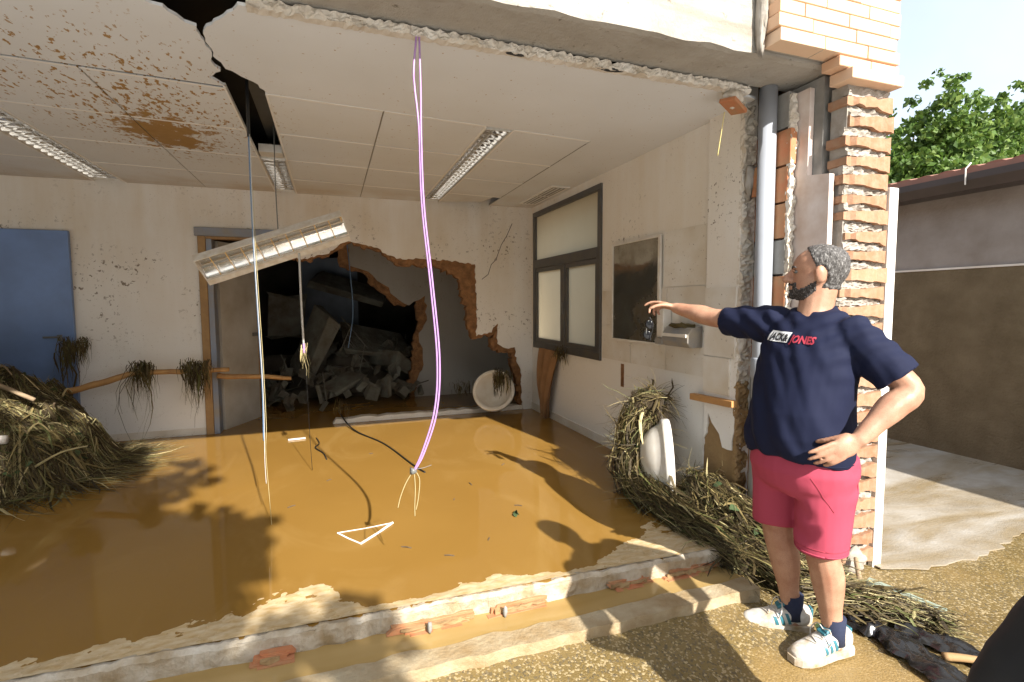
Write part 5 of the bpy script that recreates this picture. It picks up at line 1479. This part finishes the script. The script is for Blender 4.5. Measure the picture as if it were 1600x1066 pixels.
def is_beard(c):
    a, b, z = hloc(c); w = .004 * noise.noise(c * 55)
    if a < .006 or z < 1.510 + .85 * max(0, .052 - a): return False
    if a > .086 and abs(b) < .022 and 1.560 < z < 1.573: return False        # lips
    if a > .070 and abs(b) < .040: return z < 1.587 + w                       # moustache and chin
    top = 1.558 + .55 * max(0, .075 - a) + w                                    # rises along the jaw to the ear
    return z < min(top, 1.612)
shell_from(sk, is_hair, .007, 'hair', M['hair'], man, .005, 85)
shell_from(sk, is_beard, .005, 'beard', M['beard'], man, .004, 110)
for s_ in (-1, 1):
    MB().tube([H(.098, .014 * s_, 1.650), H(.096, .032 * s_, 1.657), H(.084, .050 * s_, 1.651)], [.0035, .0045, .003], 6).build('eyebrow', M['beard'], man, True)
    ey = MB().ell(H(.0815, .031 * s_, 1.634), (.0115, .0125, .0085), hr_, 14, 10).build('eye', M['greycable'], man, True)
    MB().ell(H(.0905, .0315 * s_, 1.634), (.0035, .0055, .0055), hr_, 10, 8).build('iris', M['lens'], ey, True)
    MB().tube([H(.092, .020 * s_, 1.637), H(.0965, .031 * s_, 1.641), H(.089, .043 * s_, 1.636)], .0028, 6).build('eyelid', M['skin'], man, True)

# navy T-shirt
sh = MB()
tor = [(W(.010, 0, .83), .216, .190, .030), (W(.018, 0, .875), .222, .198, .02), (W(.020, 0, .95), .224, .206), (W(.016, 0, 1.05), .218, .200), (W(.0, 0, 1.17), .210, .178), (W(-.018, 0, 1.28), .208, .160), (W(-.035, 0, 1.37), .198, .136), (W(-.048, 0, 1.425), .165, .106), (W(-.056, 0, 1.460), .118, .086, -.008), (W(-.060, 0, 1.480), .084, .076, -.012)]
sh.loft([(q[0], ml * q[1] * .94, mf * q[2] * .94 + UP * (q[3] if len(q) > 3 else 0), .92) for q in tor], 32)
def sleeve(a, b, t1, r0, r1, r2, sag):
    p = [a, a.lerp(b, t1 * .5) - V((0, 0, sag * .3)), a.lerp(b, t1) - V((0, 0, sag))]
    limb_p = bez(p, 5); k = len(limb_p)
    sh.tube(limb_p, [r0 + (r1 - r0) * i / (k - 1) for i in range(k)], 18)
    sh.ell(a, (r0,) * 3, None, 14, 10)
sleeve(W(-.03, -.160, 1.402), elR, .84, .084, .068, 0, .012)
sleeve(W(-.05, .160, 1.372), elL, .80, .080, .084, 0, .0)
def shirt_fn(c, n):
    r = c - V((1.908, 1.626, 0)); a, b, z = r.dot(mf), r.dot(ml), c.z
    d = 0.0
    k = max(0, min(1, (1.30 - z) / .25))
    # long folds falling from the chest, drawn towards the pointing arm
    u = b * 1.0 + (z - 1.0) * .42
    d += .0095 * k * math.sin(u * 52 + 2.2 * noise.noise(V((b * 5, z * 3, 1)))) * (.5 + .7 * noise.noise(V((u * 6, z * 2.4, 4))))
    d += .006 * noise.noise(V((u * 24, a * 10, z * 5)))
    d += .012 * noise.noise(V((b * 6, a * 6, z * 4 + 9)))
    # armpit creases
    for q, s_ in ((shR, -1), (shL, 1)):
        e_ = (c - q).length
        if e_ < .28: d += .007 * math.sin((c - q).dot((ml * s_ * .6 - UP * .8)) * 95 + a * 14) * max(0, 1 - e_ / .28)
    return c + n * d
shirt = remesh('tshirt', sh, .0078, M['navy'], man, 4, shirt_fn)

# print on the chest
dg = bpy.context.evaluated_depsgraph_get()
bvh = BVHTree.FromPolygons([v.co + V(man.location) for v in shirt.data.vertices], [tuple(p.vertices) for p in shirt.data.polygons])
def on_shirt(b, z, off):
    o = W(.6, b, z); hit = bvh.ray_cast(o, -mf)
    return hit[0] + mf * off if hit[0] else o - mf * .43
def text_mesh(s, size, shear):
    cu = bpy.data.curves.new('t', 'FONT'); cu.body = s; cu.size = size; cu.shear = shear; cu.offset = .0016; cu.resolution_u = 2
    t = bpy.data.objects.new('t', cu); COL.objects.link(t)
    dgx = bpy.context.evaluated_depsgraph_get(); me = bpy.data.meshes.new_from_object(t.evaluated_get(dgx))
    bpy.data.objects.remove(t, do_unlink=True); bpy.data.curves.remove(cu)
    xs = [v.co.x for v in me.vertices]
    return me, min(xs), max(xs)
# b runs to his left, so text starts on his right (negative b)
TB0, TB1, TZ = -.112, -.008, 1.345
g = MB(); nx_, nz2 = 18, 6
for j in range(nz2 + 1):
    for i in range(nx_ + 1):
        b = TB0 + (TB1 - TB0) * i / nx_ + .009 * (j / nz2 - .5); z = TZ + .043 * (j / nz2) - .006 - .03 * i / nx_ * .2
        g.v.append(tuple(on_shirt(b, z, .0035)))
for j in range(nz2):
    for i in range(nx_): g.f.append((j * (nx_ + 1) + i, j * (nx_ + 1) + i + 1, (j + 1) * (nx_ + 1) + i + 1, (j + 1) * (nx_ + 1) + i))
g.build('print_box', M['printwhite'], shirt)
def put_text(s, b0, b1, z0, m, nm, off, shear):
    me, x0, x1 = text_mesh(s, .042, shear)
    bm = bmesh.new(); bm.from_mesh(me); bmesh.ops.triangulate(bm, faces=bm.faces[:])
    bmesh.ops.subdivide_edges(bm, edges=[e for e in bm.edges if e.calc_length() > .012], cuts=1); bm.to_mesh(me); bm.free()
    for v in me.vertices:
        b = b0 + (b1 - b0) * (v.co.x - x0) / (x1 - x0)
        v.co = on_shirt(b, z0 + v.co.y - .06 * (b - TB0), off)
    o = link_mesh(nm, me, m, shirt)
    return o
put_text('JACK&', TB0 + .006, TB1 - .004, TZ, M['printblack'], 'print_lettering', .0055, .25)
put_text('JONES', TB1 + .006, TB1 + .105, TZ - .001, M['printred'], 'print_lettering', .0045, .15)

# coral shorts
so_ = MB()
so_.loft([(W(.0, 0, .69), ml * .17, mf * .12), (W(.0, 0, .73), ml * .200, mf * .165), (W(.002, 0, .80), ml * .214, mf * .186), (W(.004, 0, .90), ml * .195, mf * .17)], 28)
hemR = kneeR.lerp(hipR, .10); hemL = kneeL.lerp(hipL, -.01)
for h0, h1 in ((hipR, hemR), (hipL, hemL)):
    secs = []
    for t, ra, rb_ in ((0, .106, .135), (.3, .106, .135), (.6, .100, .122), (.9, .099, .113), (1.0, .099, .112)):
        c = h0.lerp(h1, t); secs.append((c, ml * ra, mf * rb_))
    so_.loft(secs, 22)
def shorts_fn(c, n):
    r = c - V((1.908, 1.626, 0)); a, b, z = r.dot(mf), r.dot(ml), c.z
    d = .007 * noise.noise(V((b * 9, a * 9, z * 5))) + .004 * math.sin(z * 60 + b * 25 + a * 18) * max(0, noise.noise(V((b * 5, a * 5, z * 6)))) * 2
    d += .005 * math.sin((b * 34) + 3 * noise.noise(V((a * 5, b * 5, z * 3)))) * max(0, min(1, (.62 - z) / .2))
    return c + n * d
shorts = remesh('shorts', so_, .0078, M['coral'], man, 4, shorts_fn)
bv2 = BVHTree.FromPolygons([v.co + V(man.location) for v in shorts.data.vertices], [tuple(p.vertices) for p in shorts.data.polygons])
sm_ = []
for i in range(14):
    z = .47 + .33 * i / 13; c0 = hemL.lerp(hipL, i / 13) if True else None
    h = bv2.ray_cast(c0 + (ml * .8 - mf * .45) * .5, -(ml * .8 - mf * .45))
    if h[0]: sm_.append(h[0])
if len(sm_) > 3: MB().tube(sm_, .0022, 5).build('side_seam', M['coral'], shorts, True)

def ring_seam(bv, c, axis, r, m, parent, name, off=.001, n=48, maxd=.25):
    ax_ = V(axis).normalized(); u = ax_.orthogonal().normalized(); w = ax_.cross(u); pts = []
    for i in range(n + 1):
        an = 2 * math.pi * i / n; d = u * math.cos(an) + w * math.sin(an)
        h = bv.ray_cast(V(c), d, maxd)
        if h[0] is None: return
        pts.append(h[0] + d * off)
    MB().tube(pts, r, 5).build(name, m, parent, True)
for h0, h1 in ((hipR, hemR), (hipL, hemL)):
    ring_seam(bv2, h1.lerp(h0, .03), h1 - h0, .0035, M['coral'], shorts, 'hem_edge')
    ring_seam(bv2, h1.lerp(h0, .085), h1 - h0, .0016, M['stitch'], shorts, 'hem_stitching')
ring_seam(bvh, W(.012, 0, .852), UP, .0022, M['navy'], shirt, 'hem_stitching', .001, 60, .3)
pk = []
for i in range(10):     # slanted pocket mouth on the near side
    t = i / 9; o = W(.06 + .085 * (1 - t), .6, .80 - .14 * t); h = bv2.ray_cast(o, -ml)
    if h[0]: pk.append(h[0] + ml * .001)
if len(pk) > 4: MB().tube(pk, .0012, 5).build('pocket_edge', M['stitch'], shorts, True)

# socks and trainers
def shoe(ank, toe_dir, nm):
    d = V(toe_dir); d.z = 0; d.normalize(); s_ = V((-d.y, d.x, 0)); c0 = V((ank.x, ank.y, 0))
    e = []
    MB().tube([c0 + UP * .055, c0 + UP * .10, c0 + UP * .165 + (0 * d)], [.047, .045, .047], 16).build('sock', M['sock'], man, True)
    up = MB(); secs = []
    for t, w, h, z0 in ((-.082, .024, .045, .040), (-.070, .036, .085, .030), (-.035, .041, .098, .026), (.005, .042, .098, .024), (.045, .044, .088, .022), (.085, .048, .070, .022), (.125, .050, .056, .022), (.165, .047, .046, .023), (.195, .037, .036, .024), (.212, .018, .022, .028)):
        secs.append((c0 + d * t + UP * (z0 + h / 2 - .004), s_ * w, UP * (h / 2), .85))
    up.loft(secs, 22)
    u = remesh('trainer', up, .006, M['shoe'], man, 2)
    so = MB(); ring = []
    out = [(-.088, .026), (-.075, .041), (-.03, .045), (.02, .044), (.07, .050), (.12, .056), (.165, .053), (.20, .040), (.220, .018)]
    pts = [c0 + d * t + s_ * w for t, w in out] + [c0 + d * t - s_ * w for t, w in reversed(out)]
    so.prism([p + UP * .004 for p in pts], (0, 0, .030)).build('sole', M['sole'], u)
    tv = BVHTree.FromPolygons([v.co + V(man.location) for v in u.data.vertices], [tuple(p.vertices) for p in u.data.polygons])
    for side in (-1, 1):
        for q in range(3):      # three slanted bands
            strip = MB(); ok = True
            for j in range(6):
                zz = .040 + .050 * j / 5
                for w in (-.007, .007):
                    h = tv.ray_cast(c0 + d * (.020 + q * .027 + w + .018 * j / 5) + s_ * side * .2 + UP * (zz - q * .004), -s_ * side)
                    if h[0] is None: ok = False; break
                    strip.v.append(tuple(h[0] + s_ * side * .0022))
                if not ok: break
            if ok:
                strip.f = [(2 * j, 2 * j + 1, 2 * j + 3, 2 * j + 2) for j in range(5)]
                strip.build('side_band', M['teal'], u, True)
    MB().box(c0 + d * .048 + UP * .116, (.05, .045, .012), Matrix((d, s_, UP)).transposed() @ Matrix.Rotation(R(34), 3, 'Y')).build('tongue', M['teal'], u, False, .004)
    MB().box(c0 - d * .080 + UP * .085, (.012, .034, .045), Matrix((d, s_, UP)).transposed()).build('heel_tab', M['teal'], u, False, .003)
    for q in range(5):
        t = .050 + q * .017; pts = []
        for j in range(7):
            a = (j / 6 - .5) * 2
            h = tv.ray_cast(c0 + d * (t + .008 * a * (1 if q % 2 else -1)) + s_ * a * .026 + UP * .3, -UP)
            if h[0]: pts.append(h[0] + UP * .002)
        if len(pts) > 3: MB().tube(pts, .003, 5).build('lace', M['shoe'], u, True)
    for sgn in (-1, 1):
        p0 = c0 + d * .055 + UP * .118
        MB().tube(bez([p0, p0 + s_ * sgn * .030 + UP * .012, p0 + s_ * sgn * .052 - UP * .02 + d * .01, p0 + s_ * sgn * .045 - UP * .05 + d * .02], 5), .0026, 5).build('lace_loop', M['shoe'], u, True)
shoe(ankR, (-.87, .45, 0), 'R')
shoe(ankL, (-.97, .06, 0), 'L')
# sunglasses dangling from the pointing hand
sg = empty('sunglasses', tuple(tipsR[0][-1]), 'dark sunglasses dangling from the pointing hand', 'sunglasses')
g0 = (tipsR[1][-1] + tipsR[2][-1]) / 2 + V((-.010, .008, -.030))
for i in range(2):
    c = g0 + V((-.006 * i, .012 * i, -.030 - .058 * i))
    MB().ell(c, (.022, .007, .027), Matrix.Rotation(R(-35), 3, 'Z'), 14, 10).build('lens', M['lens'], sg, True)
MB().tube(bez([g0 + V((0, 0, .012)), g0 + V((.02, -.008, -.03)), g0 + V((.012, 0, -.085)), g0 + V((.004, 0, -.12))], 5), .003, 6).build('temple_arm', M['black'], sg, True)
MB().tube(bez([g0 + V((-.005, 0, -.005)), g0 + V((-.012, .01, -.055)), g0 + V((-.012, .012, -.1))], 5), .0028, 6).build('temple_arm', M['greycable'], sg, True)

# ------------------------------------------------------------------ person in black at the right edge
bf, bl, BW = frame(R(118), (1.62, .54, 0))
pb = empty('person', (1.62, .54, 0), 'person in black at the right edge, only a leg in view', 'person')
b2 = MB(); UPz = V((0, 0, 1))
hb_ = Matrix((bf, bl, UPz)).transposed()
b2.ell(BW(.01, 0, 1.60), (.098, .076, .105), hb_, 20, 14); b2.ell(BW(.045, 0, 1.555), (.062, .055, .065), hb_); b2.ell(BW(.115, 0, 1.58), (.014, .011, .018), hb_)
for s_ in (-1, 1): b2.ell(BW(-.002, .077 * s_, 1.585), (.02, .01, .032), hb_)
limb(b2, [BW(-.02, 0, 1.38), BW(-.01, 0, 1.52)], [.07, .056])
b2.loft([(BW(0, 0, .82), bl * .15, bf * .11), (BW(0, 0, .95), bl * .165, bf * .12), (BW(0, 0, 1.15), bl * .165, bf * .12), (BW(-.01, 0, 1.32), bl * .18, bf * .11), (BW(-.02, 0, 1.42), bl * .12, bf * .08)], 20)
hands = []
for s_ in (-1, 1):
    sh_, el_, wr_ = BW(-.01, .18 * s_, 1.37), BW(-.08, .34 * s_, 1.14), BW(-.13, .20 * s_, .98)
    limb(b2, [sh_, sh_.lerp(el_, .5), el_, el_.lerp(wr_, .4), wr_], [.058, .048, .042, .042, .028], 12)
    hand(b2, wr_, -bf * .3 - bl * s_ * .8 - UPz * .3, bl * s_ + UPz * .3, UPz * .5 + bf * .4, (.2, .3, .3, .4), .4)
    kn, an = (BW(.17, -.10, .50), BW(.20, -.10, .08)) if s_ < 0 else (BW(.0, .13, .47), BW(-.05, .14, .08))
    limb(b2, [BW(0, .10 * s_, .86), kn, kn.lerp(an, .35) - bf * .01, an, an - UPz * .04], [.095, .064, .064, .040, .042], 12)
    b2.loft([(an + bf * t + UPz * (-.075 + h / 2), bl * w, UPz * (h / 2)) for t, w, h in ((-.08, .03, .05), (-.03, .042, .09), (.06, .046, .075), (.13, .048, .05), (.185, .025, .03))], 14)
remesh('body', b2, .010, M['skin'], pb, 2)
c2 = MB()
c2.loft([(BW(0, 0, .80), bl * .205, bf * .155), (BW(0, 0, .95), bl * .20, bf * .15), (BW(0, 0, 1.15), bl * .19, bf * .145), (BW(-.01, 0, 1.32), bl * .20, bf * .135), (BW(-.02, 0, 1.42), bl * .14, bf * .10), (BW(-.02, 0, 1.455), bl * .075, bf * .07)], 22)
for s_ in (-1, 1): limb(c2, [BW(-.01, .17 * s_, 1.36), BW(-.045, .26 * s_, 1.25), BW(-.08, .34 * s_, 1.14)], [.075, .064, .056], 12)
remesh('black_shirt', c2, .010, M['blackcloth'], pb, 4, lambda c, n: c + n * .010 * noise.noise(c * 9))
t2 = MB()
t2.loft([(BW(0, 0, .74), bl * .18, bf * .125), (BW(0, 0, .9), bl * .19, bf * .135)], 20)
for s_ in (-1, 1): limb(t2, [BW(0, .10 * s_, .84)] + ([BW(.17, -.10, .50), BW(.20, -.10, .09)] if s_ < 0 else [BW(.0, .13, .47), BW(-.05, .14, .09)]), [.115, .092, .078], 14)
remesh('black_trousers', t2, .010, M['blackcloth'], pb, 4, lambda c, n: c + n * .010 * noise.noise(c * 10))
shell = MB().ell(BW(-.012, 0, 1.625), (.104, .084, .100), hb_, 20, 12).build('hair', M['beard'], pb, True)
